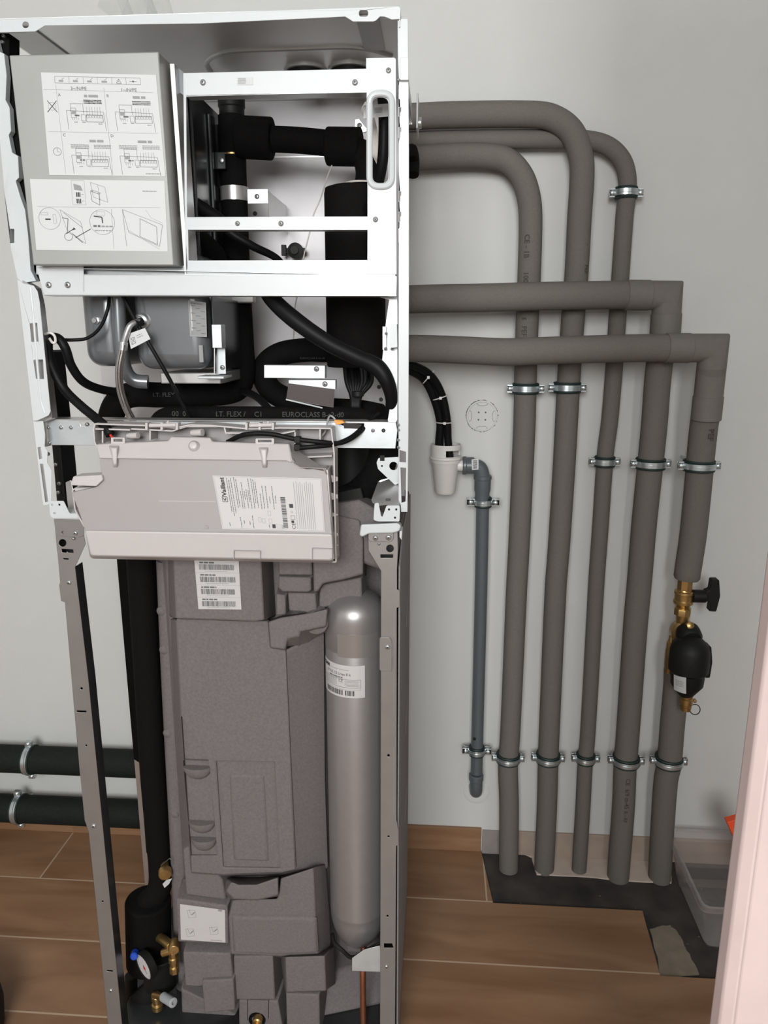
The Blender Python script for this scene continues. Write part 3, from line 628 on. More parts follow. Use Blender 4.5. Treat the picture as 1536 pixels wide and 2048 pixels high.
mb.prism([q[0], q[1], Vector((xb_+.05, .42, zq)), Vector((xb_, .42, zq))], DY*.02, 'orange_box')
lo = p
t = build('orange_packet', mb, None, .001, label='orange packet standing in the clear box, its corner showing past the door jamb', cat='packet')
c = G(8, 2010); mb = MB(); prof = [(.001, 0), (.125, 0), (.135, .01), (.138, .05), (.134, .085), (.12, .098), (.09, .103), (.001, .105)]
mb.lathe(Vector((c.x-.095, c.y-.10, 0)), (0, 0, 1), prof, 'black_fabric', 40)
t = thing('tool_pouch', 'black round-edged pouch on the tiled floor, cut off by the lower left corner', 'pouch', (c.x-.095, c.y-.10, 0))
build('pouch_body', mb, t); mb = MB(); mb.tube([Vector((c.x-.095-.06, c.y-.10, .10)), Vector((c.x-.095-.04, c.y-.10, .13)), Vector((c.x-.095+.04, c.y-.10, .13)), Vector((c.x-.095+.06, c.y-.10, .10))], .007, 'black_fabric', 10); build('carry_loop', mb, t)
# ================================================================== heat pump cabinet frame
t = cab = thing('heat_pump_cabinet', 'tall open metal heat pump cabinet frame with its front covers taken off', 'heat pump', (.297, .25, 0))
GV, WM = 'galvanised', 'white_metal'
def pt(name, mb, bevel=.0006, par=None, label=None, angle=35): return build(name, mb, par or cab, bevel, angle, label=label)
def poly_plate(name, pts, Y, th, m, holes=(), bevel=.0006, par=None, label=None):
    return pt(name, plate(MB(), pts, Y, th, m, holes), bevel, par, label)
def P3(l): return [P(*q) for q in l]
# top panel with front lip
A, B = P(-60, 40, 0), P(800, 12, 0); zt = B.z; xr = B.x; xl = .0
top = pt('top_panel', MB().box((-.03, .0015, zt-.0015), (xr, .50, zt), 'top_steel'), .0005, label='top sheet, bare steel underneath')
lip = [(-60, 41), (400, 26), (797, 12), (801, 16), (801, 38), (783, 39), (776, 36), (768, 33), (760, 33), (752, 41), (746, 43), (706, 43), (690, 33), (655, 35), (400, 47), (90, 51), (70, 63), (-60, 66)]
pt('front_lip', plate(MB(), lip, 0, .0015, WM, [circ(51, 49.5, 6.5, 18), rpoly(rect(718, 20, 736, 33), 6, 5)]), .0005, top, label='white folded front lip with two holes')
pt('side_lip', MB().box((xr-.0015, .001, zt-.026), (xr, .50, zt), WM), .0004, top)
pt('back_lip', MB().box((-.03, .499, zt-.03), (xr, .5005, zt), 'top_steel'), .0004, top)
# pressed rib and holes with grommets on the underside
def U(x, y, z=zt-.0015):
    d = ray(x, y); return CAM+d*((z-CAM.z)/d.z)
mb = MB(); rb = [(414, 132), (418, 118), (440, 106), (480, 100), (560, 97), (640, 94), (700, 93), (745, 99), (783, 110)]
q = [U(x, y) for x, y in rb]; q = [Vector((q[0].x-.004, .34, zt-.0015))]+q; mb.tube(q, .0045, 'rib_steel', 10); pt('pressed_rib', mb, 0, top, label='pale pressed rib across the underside')
mb = MB()
for a in (U(104, 110), ): mb.box((a.x-.03, .03, zt-.004), (a.x+.03, .3, zt-.0016), 'rib_steel')
pt('stiffener', mb, .001, top)
p0, p1 = U(722, 52), U(763, 97); pt('corner_plate', MB().box((p0.x-.004, .02, zt-.0045), (p1.x+.006, max(p1.y, .1), zt-.0016), 'rib_steel'), .0005, top)
for cx_, cy_ in ((612, 141), (700, 138)):
    c = U(cx_, cy_); mb = MB(); mb.lathe(c, (0, 0, -1), [(.030, -.0006), (.038, 0), (.038, .003), (.033, .0035)], 'rib_steel', 36, caps=False); mb.lathe(c, (0, 0, -1), [(.034, 0), (.033, .018), (.030, .020), (.026, .020), (.024, .012), (.001, .012)], 'black_plastic', 36)
    pt('cable_grommet', mb, 0, top, label='round black grommet in the top sheet')
# back panel
bl = P(234, 1120, .42).x
back = pt('back_panel', MB().box((bl, .42, P(500, 1075, .42).z), (.580, .4215, zt-.002), 'back_steel'), 0, label='galvanised back panel')
mb = MB(); a, b = P(470, 316, .42), P(655, 331, .42); mb.box((a.x, .4185, a.z-.0012), (b.x+.1, .42, a.z+.0012), 'bare_steel'); pt('panel_seam', mb, 0, back)
for x, y in ((591, 590), (758, 774), (762, 799), (510, 427)): 
    p = P(x, y, .42); mb = MB(); mb.lathe(p+DY*.0005, (0, -1, 0), [(.0045, 0), (.0045, .0006), (.001, .0006)], 'screw_recess', 14); pt('hole', mb, 0, back)
# partition behind the electrical box
xp = P(349, 300, .02).x
part_ = pt('partition', MB().box((xp-.0015, .02, P(400, 590, .0).z), (xp, .33, P(350, 127, .02).z-.004), 'dark_panel'), 0, label='dark sheet partition running back')
xq = P(420, 650, .06).x+.003; pt('lower_partition', MB().box((xq, .065, P(420, 742, .065).z), (xq+.0015, .32, P(400, 590, .0).z), 'dark_panel'), 0, label='dark sheet beside the grey vessel')
mb = MB(); z0, z1 = P(400, 560, .1).z, P(400, 190, .1).z
for Yq, wq in ((.10, .006), (.20, .012), (.27, .005)): mb.box((xp, Yq, z0), (xp+.006, Yq+wq, z1), 'dark_panel')
pt('partition_folds', mb, .002, part_)
a = P(418, 320, .22); mb = MB().box((xp, .225, a.z-.014), (xp+.022, .235, a.z+.014), 'dark_panel'); mb.lathe((xp+.016, .225, a.z), (0, -1, 0), [(.005, 0), (.005, .002), (.003, .003)], 'screw_steel', 14); pt('clip', mb, .001, part_)
# front hinge frame: one white plate with two openings
pts = [(349, 127), (369, 146), (732, 137), (732, 116), (789, 115), (792, 118), (793.5, 549), (369, 549)]
frame_h = [[(372, 193), (733, 184), (735, 433), (374, 434)], [(376, 459), (735, 459), (734.5, 520.5), (377, 521.5)], rpoly(rect(745, 195, 777, 366), 15, 6)]
ff = pt('service_frame', plate(MB(), [(366, 146), (732, 137), (732, 116), (789, 115), (792, 118), (793.5, 549.5), (371, 550)], 0, .0014, WM, frame_h), .0006, label='white service frame with crossbars')
for (x0, y0, x1, y1) in ((372, 192, 733, 185), (374, 434, 735, 433), (376, 459.5, 735, 459.5), (376, 521, 734, 520), (376, 549, 793, 549)):
    a, b = P(x0, y0, 0), P(x1, y1, 0); pt('folded_edge', MB().prism([a, b, b+DY*.022, a+DY*.022], Vector((0, 0, -.0013 if y0 in (434, 521) else .0013)), GV), .0003, ff)
a, b = P(735, 190, 0), P(735, 548, 0); pt('folded_edge', MB().prism([a, b, b+DY*.03, a+DY*.03], Vector((.0013, 0, 0)), GV), .0003, ff)
rim = rpoly(rect(739, 187, 784, 373), 20, 8); rim = [P(x, y, -.001) for x, y in rim]; pt('handle_rim', MB().tube(rim+[rim[0]], .0048, WM, 10, smooth=False), 0, ff, label='raised oval rim round the hand slot')
for x, y, r in ((406, 165, 6), (710, 165, 6), (475, 447, 5), (562, 447, 5.5), (777, 141, 5.5), (751, 439, 5.5)): screw(ff, x, y, 0, r)
for (x0, y0, x1, y1, x2, y2, x3, y3) in ((350, 130, 369, 146, 372, 193, 352, 178), (355, 434, 376, 434, 377, 459, 357, 457)):
    pt('return_flange', MB().frustum(P3([(x0, y0, .028), (x1, y1, 0), (x2, y2, 0), (x3, y3, .028)]), [v+Vector((-.0013, .001, 0)) for v in P3([(x0, y0, .028), (x1, y1, 0), (x2, y2, 0), (x3, y3, .028)])], GV), 0, ff)
s = Sheet(flat((474, 155), (506, 155), (506, 170), (474, 170), -.0002), 32, 15, 'paper'); [s.words(2, 2+k*2.3, 18, 1.0, 'ink_light', k) for k in range(5)]; build('part_label', s.mb, ff, label='small white part label')
# electrical box with the wiring diagrams
eb = thing('electrical_box', 'grey steel electrical box with two white diagram sheets, upper left of the cabinet', 'electrical box', P(200, 530, 0))
fp = [(18, 110), (317, 103), (348, 531), (66, 530)]; Yb = -.03
q0 = pl(fp, Yb); dpt = .068; mb = MB(); mb.prism(q0, DY*dpt, 'box_steel'); build('box_body', mb, eb, .0018)
pt('box_flange', MB().prism(P3([(339, 127, 0), (349, 127, 0), (377, 549, 0), (369, 550, 0)]), DY*.05, 'bare_steel'), .0005, eb, label='light folded steel strip on the right side')
poly_plate('bottom_flange', [(72, 531), (369, 531), (369, 549), (72, 549)], .012, .012, GV, par=eb)
s = Sheet(flat((82, 145), (312, 150), (331, 353), (99, 350), Yb-.0002), 230, 205); sh = s
s.frame(27, 7, 198, 20, .5); [s.line(27+28.5*k, 7, 27+28.5*k, 20, .4) for k in range(1, 6)]
for k in range(6):
    u = 41+28.5*k
    if k == 4: s.path([(u-5, 18), (u, 9.5), (u+5, 18)], .7, close=True); s.line(u, 12.5, u, 15.5, .8)
    elif k == 5: s.line(u-7, 14, u+7, 14, .8); s.quad([(u-2, 14), (u, 11.5), (u+2, 14), (u, 16.5)], 'ink_grey')
    else: s.words(u-6, 14, u+5, 3.5, 'ink_light', k); s.line(u, 13, u+5, 9, .5)
s.line(2, 33, 222, 35, .4, 'ink_light'); s.line(28, 24, 33, 202, .4, 'ink_light'); s.line(124, 27, 127, 203, .5, 'ink_light'); s.line(5, 117, 224, 117, .4, 'ink_light')
s.text('3~/N/PE', 57, 33, 7, 'ink_grey'); s.text('1~/N/PE', 157, 34, 7, 'ink_grey')
for ch, u, v in (('A', 31, 46), ('B', 128, 46), ('C', 34, 126), ('D', 129, 126)): s.text(ch, u, v, 6, 'ink_grey')
def wiring(u, v, two):
    s.words(u+38, v, u+66, 5, 'ink_light', 1)
    for r_ in range(3): s.words(u+(0 if two else 36), v+10+r_*3, u+(36 if two else 72), 1.6, 'ink_light', r_+int(u)); s.words(u+(46 if two else 36), v+10+r_*3, u+(80 if two else 72), 1.6, 'ink_light', r_+9)
    y = v+32; s.path([(u+2, y+38), (u, y), (u+74, y+2), (u+77, y+40)], .6)
    s.path([(u+9, y), (u+9, y-14), (u+34, y-14), (u+34, y+6)], .5); s.frame(u+9, y-5, u+19, y+14, .6); s.quad([(u+10, y+1), (u+18, y+1), (u+18, y+7), (u+10, y+7)], 'ink_light'); s.words(u+16, y+8, u+26, 3, 'ink_grey', 5)
    s.frame(u+29, y+8, u+37, y+20, .5); s.frame(u+39, y+8, u+72, y+22, .7, 'ink_grey')
    for k in range(6): s.line(u+41+k*5.3, y+8, u+41+k*5.3, y-8, .4); s.frame(u+40+k*5.3, y+9, u+44+k*5.3, y+14, .4)
    for k in range(4): s.line(u+11+k*4, y+14, u+11+k*4, y+19, .4)
    s.words(u+14, y+22, u+21, 1.6, 'ink_light', 4); s.words(u+62, y+25, u+70, 1.6, 'ink_light', 4); s.words(u+30, y+22, u+37, 1.6, 'ink_light', 3)
wiring(45, 42, False); wiring(142, 43, False); wiring(48, 132, True); wiring(144, 132, True)
s.circle(17, 66, 8, .6, 'ink_light'); s.line(8, 55, 27, 78, 1.2, 'ink'); s.line(27, 55, 7, 78, 1.2, 'ink'); s.circle(20, 157, 8, .7); s.line(20, 157, 20, 150, .6); s.line(20, 157, 25, 158, .6)
s.words(192, 199, 222, 1.8, 'ink_light', 3); build('wiring_sheet', s.mb, eb, label='upper white sheet of wiring diagrams A to D')
s = Sheet(flat((60, 358), (329, 362), (336, 503), (73, 500), Yb-.0002), 266, 142)
s.frame(82, 2, 108, 50, .4, 'ink_light'); s.quad([(86, 8), (100, 12), (104, 22), (87, 20)], 'ink_light')
for v in (25, 38): s.bars(90, v, 99, v+9, 'ink', seed=int(v), unit=.7); s.line(101, v+4, 105, v+4, .6)
s.path([(120, 5), (148, 14), (152, 44), (124, 34)], .7, 'ink_light', True); s.line(134, 9, 137, 40, .6, 'ink_light'); s.path([(119, 22), (136, 28), (136, 50), (121, 42)], .8, 'ink_grey', True); s.path([(119, 22), (123, 20), (139, 26), (136, 28)], .6, close=True)
s.line(10, 55, 255, 53, .4, 'ink_light'); s.line(158, 57, 158, 138, .5, 'ink_light'); s.words(222, 20, 250, 1.8, 'ink_light', 2)
s.circle(33, 78, 22, .7, 'ink_light'); s.circle(138, 84, 25, .8, 'ink_light'); s.frame(16, 66, 30, 71, .5, 'ink_light'); s.frame(128, 63, 144, 70, .5, 'ink_light'); s.words(24, 78, 35, 3, 'ink', 3); s.path([(40, 70), (46, 70), (46, 88), (40, 88)], .5, 'ink_light', True)
s.path([(122, 72), (138, 74), (139, 86)], 2.2, 'ink'); s.words(120, 90, 134, 4, 'ink_grey', 1); s.words(136, 91, 160, 3, 'ink_light', 2); s.words(122, 100, 155, 2, 'ink_light', 5)
s.path([(55, 60), (95, 84), (102, 128), (66, 100)], .8, 'ink_light', True); s.path([(58, 76), (70, 78), (66, 108)], 1.2, 'ink_grey'); s.line(62, 66, 98, 96, 1.2, 'ink_light'); s.circle(68, 114, 8, .9, 'ink_grey'); s.line(64, 108, 80, 98, 1.3, 'ink'); s.quad([(80, 95), (84, 99), (77, 101)], 'ink'); s.line(82, 116, 114, 98, 1.3, 'ink'); s.line(76, 108, 96, 126, 1.6, 'ink_grey')
s.path([(180, 58), (258, 88), (250, 132), (190, 104), (184, 76)], .9, 'ink_light', True); s.path([(180, 58), (184, 132)], .9, 'ink_light'); s.path([(214, 76), (246, 92), (246, 128), (212, 112)], .8, 'ink_grey', True); s.path([(190, 100), (250, 138)], .6, 'ink_light'); s.path([(226, 58), (236, 74), (258, 84)], .5, 'ink_light')
build('assembly_sheet', s.mb, eb, label='lower white sheet of assembly pictures')
# big crossbar
cb = pt('crossbar', MB().prism(pl([(72, 533), (167, 533), (167, 549.5), (790, 550.5), (794, 553), (793, 592), (88, 591)], -.004), DY*.0015, WM), .0006, label='wide white crossbar below the electrical box')
a, b = P(88, 591, -.004), P(793, 592, -.004); pt('folded_edge', MB().prism([a, b, b+DY*.04, a+DY*.04], Vector((0, 0, .0014)), GV), .0003, cb)
a, b = P(72, 533, -.004), P(790, 550, -.004); pt('folded_edge', MB().prism([a+Vector((0, 0, -.001)), b, b+DY*.03, a+DY*.03], Vector((0, 0, -.0014)), GV), .0003, cb)
mb = MB(); mb.prism(P3([(166.5, 549, -.0048), (168, 549, -.0048), (168, 583, -.0048), (166.5, 583, -.0048)]), DY*.0008, 'bare_steel'); mb.prism(P3([(167, 548.6, -.0048), (790, 549.6, -.0048), (790, 551, -.0048), (167, 550, -.0048)]), DY*.0008, 'bare_steel'); pt('panel_step', mb, 0, cb)
for x in (97.5, 135.6): screw(cb, x, 570, -.004, 6.5)
# left upright of the upper module
poly_plate('left_upper_upright', [(-12, 60), (-2, 103), (8, 107), (13, 150), (11, 200), (19, 215), (22, 262), (17, 270), (24, 305), (36, 312), (38, 355), (31, 362), (41, 395), (50, 420), (56, 470), (61, 540), (72, 562), (44, 566), (34, 556), (22, 500), (8, 380), (-8, 200), (-20, 60)], .006, .012, WM, [rpoly(rect(20, 458, 28, 486), 1)])
pt('dark_seal', MB().prism(pl([(-4, 66), (18, 66), (18, 110), (40, 300), (66, 531), (72, 555), (60, 560), (46, 440), (20, 290), (4, 150)], .022), DY*.03, 'black_foam'), .001, label='black seal strip behind the left upright')
for x, y in ((7, 72), (5, 84)): screw(cab, x, y, .020, 3.2)
poly_plate('left_upright', [(34, 558), (47, 567), (67, 571), (75, 583), (79, 603), (101, 823), (97, 831), (75, 841), (66, 842)], -.012, .0015, WM, [rpoly([(59, 647), (74, 646), (77, 683), (63, 684)], 1.5), rpoly([(67, 720), (86, 719), (88, 758), (72, 758)], 1.5)], label='white slotted upright on the left side')
pt('upright_channel', plate(MB(), [(44, 560), (70, 575), (78, 610), (104, 838), (88, 845), (66, 842)], .004, .02, 'bare_steel'), .001)
pt('upright_rib', MB().tube(P3([(61, 575, -.011), (66, 620, -.011), (82, 800, -.011), (90, 826, -.011)]), .0022, WM, 8), 0)
poly_plate('left_slotted_rail', [(66, 842), (86, 842), (90, 870), (89, 893), (95, 903), (94, 925), (103, 940), (103, 1008), (86, 1012), (76, 930)], -.004, .0015, WM, [[(75, 895), (81, 894), (84, 917), (78, 919)], [(80, 928), (86, 928), (96, 1003), (90, 1005)]])
pt('rail_backing', MB().prism(pl([(74, 885), (84, 885), (99, 1006), (88, 1008)], .003), DY*.002, 'bare_steel'), 0)
mb = MB(); mb.prism(pl([(84, 845), (91, 843), (95, 893), (88, 893)], .012), DY*.02, 'bare_steel'); pt('rail_web', mb, .0005)
pt('rear_left_post', MB().prism(pl([(92, 700), (100, 704), (114, 838), (121, 893), (133, 1018), (114, 1010), (104, 893), (96, 838)], .06), DY*.05, 'black_plastic'), .001, label='black inner upright')
for x, y in ((95, 908), (112, 929), (119, 967), (117, 985)): screw(cab, x, y, .058, 4)
# galvanised bar behind the control box
gb = poly_plate('middle_bar', [(90, 838), (186, 842), (660, 845), (792, 844), (795, 862), (791, 897), (668, 896), (95, 890)], .02, .0015, GV, [[(688, 846.5), (728, 847), (728, 858), (688, 857)], [(160, 843.5), (184, 844), (184, 852), (162, 852)]], label='galvanised cross bar behind the control box')
a, b = P(90, 838, .02), P(792, 844, .02); pt('folded_edge', MB().prism([a, b, b+DY*.035, a+DY*.035], Vector((0, 0, -.0014)), 'bare_steel'), .0003, gb)
for x, y, m_ in ((746, 861, 'screw_steel'), (767, 861, 'screw_recess'), (122, 855, 'screw_steel'), (142, 855, 'screw_steel'), (174, 849, 'screw_steel'), (97, 855, 'screw_steel'), (99, 886, 'screw_steel')): screw(gb, x, y, .02, 4, m_)
# left foot bracket, lower left post
poly_plate('left_foot_bracket', rpoly([(98, 1002), (127, 1002), (139, 1027), (160, 1028), (161, 1033), (156, 1036), (104, 1036), (100, 1030)], 3), -.010, .0016, WM, [circ(104.6, 1009.5, 2.3, 10), circ(118.6, 1009.5, 2.3, 10), circ(109, 1026, 2.3, 10)], label='white foot bracket with three holes, left')
pt('left_foot_shelf', MB().prism(pl([(104, 1029), (160, 1026), (160, 1034), (104, 1036)], -.009), DY*.10, WM), .001)
pt('shelf_bracket', MB().prism(pl([(131, 965), (142, 960), (150, 1000), (162, 1026), (138, 1027), (134, 1000)], .03), DY*.0015, 'bare_steel'), .0004)
lp = pt('lower_left_post', plate(MB(), [(108, 1039), (167, 1041), (168, 1072), (171, 1088), (152, 1130), (150, 1134), (177, 1364), (207, 1671), (247, 2080), (219, 2080), (178, 1671), (177, 1663), (169, 1640), (159, 1540), (130, 1205), (122, 1202), (118, 1170), (120, 1165), (114, 1100), (110, 1054)], 0, .0015, 'post_steel',
   [circ(125, 1086, 7.5, 20), [(123, 1098), (146, 1099), (147, 1106), (136, 1105.5), (134, 1103), (132, 1105.5), (124, 1105)], [(126, 1116.5), (137, 1117), (137, 1119.5), (126, 1119)], circ(163, 1377, 2.4, 10), [(153, 1421), (172, 1421.5), (173, 1425), (154, 1424.5)], circ(172.5, 1491, 1.8, 10), circ(205, 1803, 1.8, 10), [(213, 1940), (225, 1941), (226, 1944), (214, 1943)]]), .0006, label='steel lower left post')
mb = MB(); q = [(150, 1134), (177, 1364), (207, 1671), (247, 2080)]
for (a, b) in zip(q, q[1:]): mb.prism([P(*a, .001), P(*b, .001), P(*b, .001)+DY*.028, P(*a, .001)+DY*.028], Vector((-.0014, 0, 0)), 'dark_panel')
pt('post_web', mb, 0, lp, label='dark inward fold of the post')
mb = MB(); q = [(110, 1054), (114, 1100), (130, 1205), (159, 1540), (178, 1671), (219, 2080)]
for (a, b) in zip(q, q[1:]): mb.prism([P(*a, .001), P(*b, .001), P(*b, .001)+DY*.028, P(*a, .001)+DY*.028], Vector((.0014, 0, 0)), 'dark_panel')
mb.prism(pl([(112, 1060), (165, 1062), (150, 1128), (204, 1671), (243, 2080), (222, 2080), (181, 1671), (132, 1205)], .028), DY*.0012, 'dark_panel'); pt('post_rear_fold', mb, 0, lp)
poly_plate('post_cap', rpoly([(107, 1038), (167, 1040), (168, 1071), (160, 1074), (113, 1072)], 3), -.003, .0016, 'post_steel', [circ(126, 1065, 3.2, 12)], par=lp)
for x, y, r in ((151, 1066, 5), (147, 1077, 3), (138, 1165, 5), (187.5, 1652, 5), (222, 1981, 4)): screw(lp, x, y, -.003 if y < 1080 else 0, r)
# right side: slotted rail and side panel strips
def strip(name, x0, x1, pts, Y, th, m, holes=(), label=None): return poly_plate(name, pts, Y, th, m, holes, label=label)
rail = poly_plate('right_slotted_rail', [(795, 37), (816, 37), (818, 300), (818, 560), (817, 860), (815, 1024), (802, 1024), (801, 1010), (797, 1000), (797, 860), (797, 560), (797, 300)], .004, .0016, WM,
   [[(798, 215), (802, 215), (802, 223), (800, 224), (800, 232), (798, 232)], [(798, 255), (802, 255), (802, 263), (800, 264), (800, 275), (798, 275)], [(798, 383), (802, 383), (802, 391), (800, 392), (800, 403), (798, 403)], [(798, 424), (802, 424), (802, 432), (800, 433), (800, 443), (798, 443)],
    [(799, 900), (812, 904), (812, 925), (799, 924)], [(801, 935), (812, 936), (811, 1003), (803, 1006)]], label='white slotted rail on the right edge')
for y0, y1 in ((170, 198), (457, 485)): pt('rail_recess', MB().prism(pl([(798, y0), (816, y0), (816, y1), (798, y1)], .0035), DY*.0004, 'bare_steel'), 0, rail)
for y0, y1 in ((115, 160),): pt('rail_clip', MB().prism(pl([(800, y0), (817, y0), (817, y1), (800, y1)], -.002), DY*.006, WM), .0005, rail)
for y in (160, 850, 860, 880, 895): screw(rail, 797, y, .002, 3)
xs = P(817, 560, .005).x
zb, zs = P(815, 1024, .005).z, zt-.03
pt('rear_black_seal', MB().tube([P(822, 300, .30), P(826, 320, .33), P(825, 350, .32)], .012, 'black_foam', 12), 0)
mb = MB(); c = P(822, 235, .35); mb.prism([Vector((xs, y_, z_)) for y_, z_ in ((.30, c.z-.03), (.36, c.z-.035), (.39, c.z), (.37, c.z+.03), (.31, c.z+.03))], Vector((.003, 0, 0)), WM); mb.lathe((xs+.002, .35, c.z-.01), (1, 0, 0), [(.010, 0), (.010, .006), (.008, .007)], 'bare_steel', 20); pt('side_bracket', mb, .0005)
# right middle flange pieces
rf = poly_plate('right_inner_flange', [(752, 592), (795, 592), (795, 842), (775, 842), (782, 800), (778, 770), (766, 735), (764, 720), (772, 640), (778, 600)], .05, .0015, GV, label='galvanised inner flange on the right')
mb = MB(); mb.prism(pl(rpoly([(781, 648), (794, 648), (795, 695), (781, 696)], 2), .02), DY*.03, WM); mb.prism(pl([(765, 653), (772, 653), (773, 700), (765, 700)], .03), DY*.015, GV); pt('latch', mb, .0005, rf)
for x, y in ((772, 667), (771, 697), (784, 698)): screw(rf, x, y, .03, 3.2)
# right lower bracket group
br = poly_plate('hanger_plate', rpoly([(757, 916), (797, 914), (799, 966), (790, 970), (756, 938), (753, 925)], 2), .045, .0015, GV, [circ(787, 932, 8.5, 18), circ(764, 932, 2, 8)], label='galvanised hanger plate with a round hole')
pt('hanger_notch', MB().prism(pl([(760, 911), (769, 911), (769, 922), (760, 922)], .044), DY*.001, 'black_plastic'), 0, br)
pt('white_basin', MB().frustum(P3([(742, 1000, .0), (760, 985, .02), (798, 985, .02), (799, 1012, -.005), (772, 1010, -.008), (758, 1012, -.008), (745, 1006, -.004)]), P3([(756, 962, .07), (762, 960, .08), (798, 950, .08), (800, 1000, .07), (785, 1002, .07), (770, 1003, .07), (757, 1000, .07)]), 'bare_steel'), .001, label='pressed steel corner bracket')
poly_plate('right_foot_bracket', rpoly([(749, 1007), (757, 1005), (762, 1032), (765, 1034), (773, 1011), (799, 1011), (800, 1020), (799, 1043), (756, 1043), (747, 1040)], 3), -.010, .0016, WM, [circ(778, 1019, 2.3, 10), circ(792.5, 1019, 2.3, 10), circ(790, 1035.5, 2.3, 10)], label='white foot bracket with three holes, right')
pt('small_hook', MB().prism(pl([(771, 998), (781, 998), (780, 1006), (772, 1006)], .0), DY*.004, 'screw_recess'), .0005)
pt('right_foot_pad', MB().frustum(pl(rpoly([(722, 1049), (796, 1046), (802, 1052), (799, 1062), (787, 1066), (738, 1067), (724, 1074), (719, 1070)], 4), -.012), pl(rpoly([(722, 1045), (796, 1042), (804, 1048), (802, 1058), (787, 1060), (738, 1062), (724, 1066), (719, 1062)], 4), .10), WM), .002, label='rounded white pad on top of the lower post')
rp_ = pt('lower_right_post', plate(MB(), [(736, 1065), (795, 1062), (796, 1100), (794, 1141), (794, 1179), (799, 1181), (799, 1214), (793.5, 1216), (793, 1640), (797, 1662), (797, 1690), (792.5, 1692), (790, 2080), (760, 2080), (761, 1700), (762, 1142), (737, 1101)], 0, .0015, 'post_steel',
   [circ(780, 1097, 7.5, 20), rect(761, 1109, 786, 1116), circ(777, 1511, 2.6, 10), circ(775, 1832, 2.2, 10), [(768, 1887), (784, 1887), (787, 1896), (768, 1896)], circ(777, 1673, 2, 10)]), .0006, label='steel lower right post')
mb = MB(); q = [(762, 1142), (761, 1700), (760, 2080)]
for (a, b) in zip(q, q[1:]): mb.prism([P(*a, .001), P(*b, .001), P(*b, .001)+DY*.04, P(*a, .001)+DY*.04], Vector((.0014, 0, 0)), 'post_steel')
mb.prism(pl([(764, 1145), (791, 1145), (789, 2080), (762, 2080), (762, 1700)], .03), DY*.0012, 'dark_panel'); mb.prism(pl([(750, 1085), (792, 1085), (791, 1145), (764, 1145), (750, 1120)], .03), DY*.0012, 'dark_panel'); pt('post_web', mb, 0, rp_)
poly_plate('post_cap', rpoly([(737, 1065), (787, 1064), (787, 1078), (781, 1084), (741, 1084), (736, 1078)], 3), -.004, .0016, 'post_steel', par=rp_)
poly_plate('catch_plate', rpoly([(759, 1275), (779, 1275), (784, 1282), (784, 1343), (770, 1343), (759, 1341)], 3), -.003, .002, 'post_steel', par=rp_)
for x, y, r, Y in ((751, 1076, 5.5, -.004), (777, 1075, 6, -.004), (775, 1294, 5.5, -.003), (773, 1933, 4, 0), (758, 1088, 3, 0)): screw(rp_, x, y, Y, r)
mb = MB(); mb.prism(pl([(799, 1062), (804, 1062), (803, 1080), (799, 1074)], -.002), DY*.03, WM); pt('edge_hook', mb, .0004)
# rear galvanised strip and black panel of the lower module
xbk = P(268, 1525, .30).x; zk = P(268, 1522, .30).z
pt('lower_black_panel', MB().prism([(xbk, .30, zk+.004), (xbk+.012, .30, zk-.004), (xbk+.09, .30, zk-.004), (xbk+.09, .30, 1.10), (xbk, .30, 1.10)], DY*.012, 'black_foam'), .001, label='black foam panel behind the left riser pipe')
pt('lower_rear_post', MB().box((xbk, .302, 0.02), (xbk+.022, .318, zk+.002), 'bare_steel'), .0005, label='galvanised rear post')
# base plate
pt('base_plate', MB().box((.005, .005, .012), (.59, .50, .035), 'dark_panel'), .002)
mb = MB(); [mb.lathe((x, y, 0), (0, 0, 1), [(.022, 0), (.022, .008), (.008, .010), (.008, .014)], 'black_plastic', 20) for x, y in ((.05, .05),)]; pt('levelling_foot', mb, 0)
for x, y in ((.54, .05), (.05, .45), (.54, .45)): mb = MB(); mb.lathe((x, y, 0), (0, 0, 1), [(.022, 0), (.022, .008), (.008, .010), (.008, .014)], 'black_plastic', 20); pt('levelling_foot', mb, 0)
# plastic film on top
mb = MB(); i = mb.mi('film'); rg = random.Random(5); nx, ny = 16, 5; a, b = P(205, 20, .05), P(325, 20, .05); vs = []
for r_ in range(ny):
    vs.append([mb.bm.verts.new(Vector((a.x+(b.x-a.x)*k/(nx-1)+rg.uniform(-.003, .003), .03+.05*r_, zt+.004+(.045*math.sin(k*.5)**2+rg.uniform(0, .025))*(1 if r_ in (0, 1) else .35)))) for k in range(nx)])
for r_ in range(ny-1):
    for k in range(nx-1): mb.face([vs[r_][k], vs[r_][k+1], vs[r_+1][k+1], vs[r_+1][k]], i)
o = build('plastic_film', mb, label='crumpled clear plastic film lying on top of the cabinet', cat='plastic film', angle=20); o.modifiers.new('thickness', 'SOLIDIFY').thickness = .0004
# ================================================================== foam clad hot water tank
tk = thing('hot_water_tank', 'hot water tank in grey moulded foam casing filling the lower cabinet', 'water tank', (.32, .28, .036))
FM = 'tank_foam'
YT = .115; zb_ = .037; ztk = P(700, 1062, YT).z
xl = P(318, 1200, .2).x; xf = P(352, 1400, YT).x; xn0 = P(648, 1500, YT).x; xn1 = P(775, 1500, YT).x; xrt = P(822, 1200, .40).x; xr1 = .583
plan = [(xl, .49), (xl, .24), (xl+.006, .19), (xl+.018, .155), (xf, YT), (xn0-.012, YT), (xn0, .135), (xn0+.01, .185), (xn0+.03, .20), (xn1-.02, .20), (xn1, .19), (xr1-.012, .10), (xr1-.012, .045), (xr1, .035), (xr1+.004, .10), (xr1+.004, .49)]
build('insulation_shell', MB().prism([(x, y, zb_) for x, y in plan], Vector((0, 0, ztk-zb_)), FM), tk, .006, seg=3)
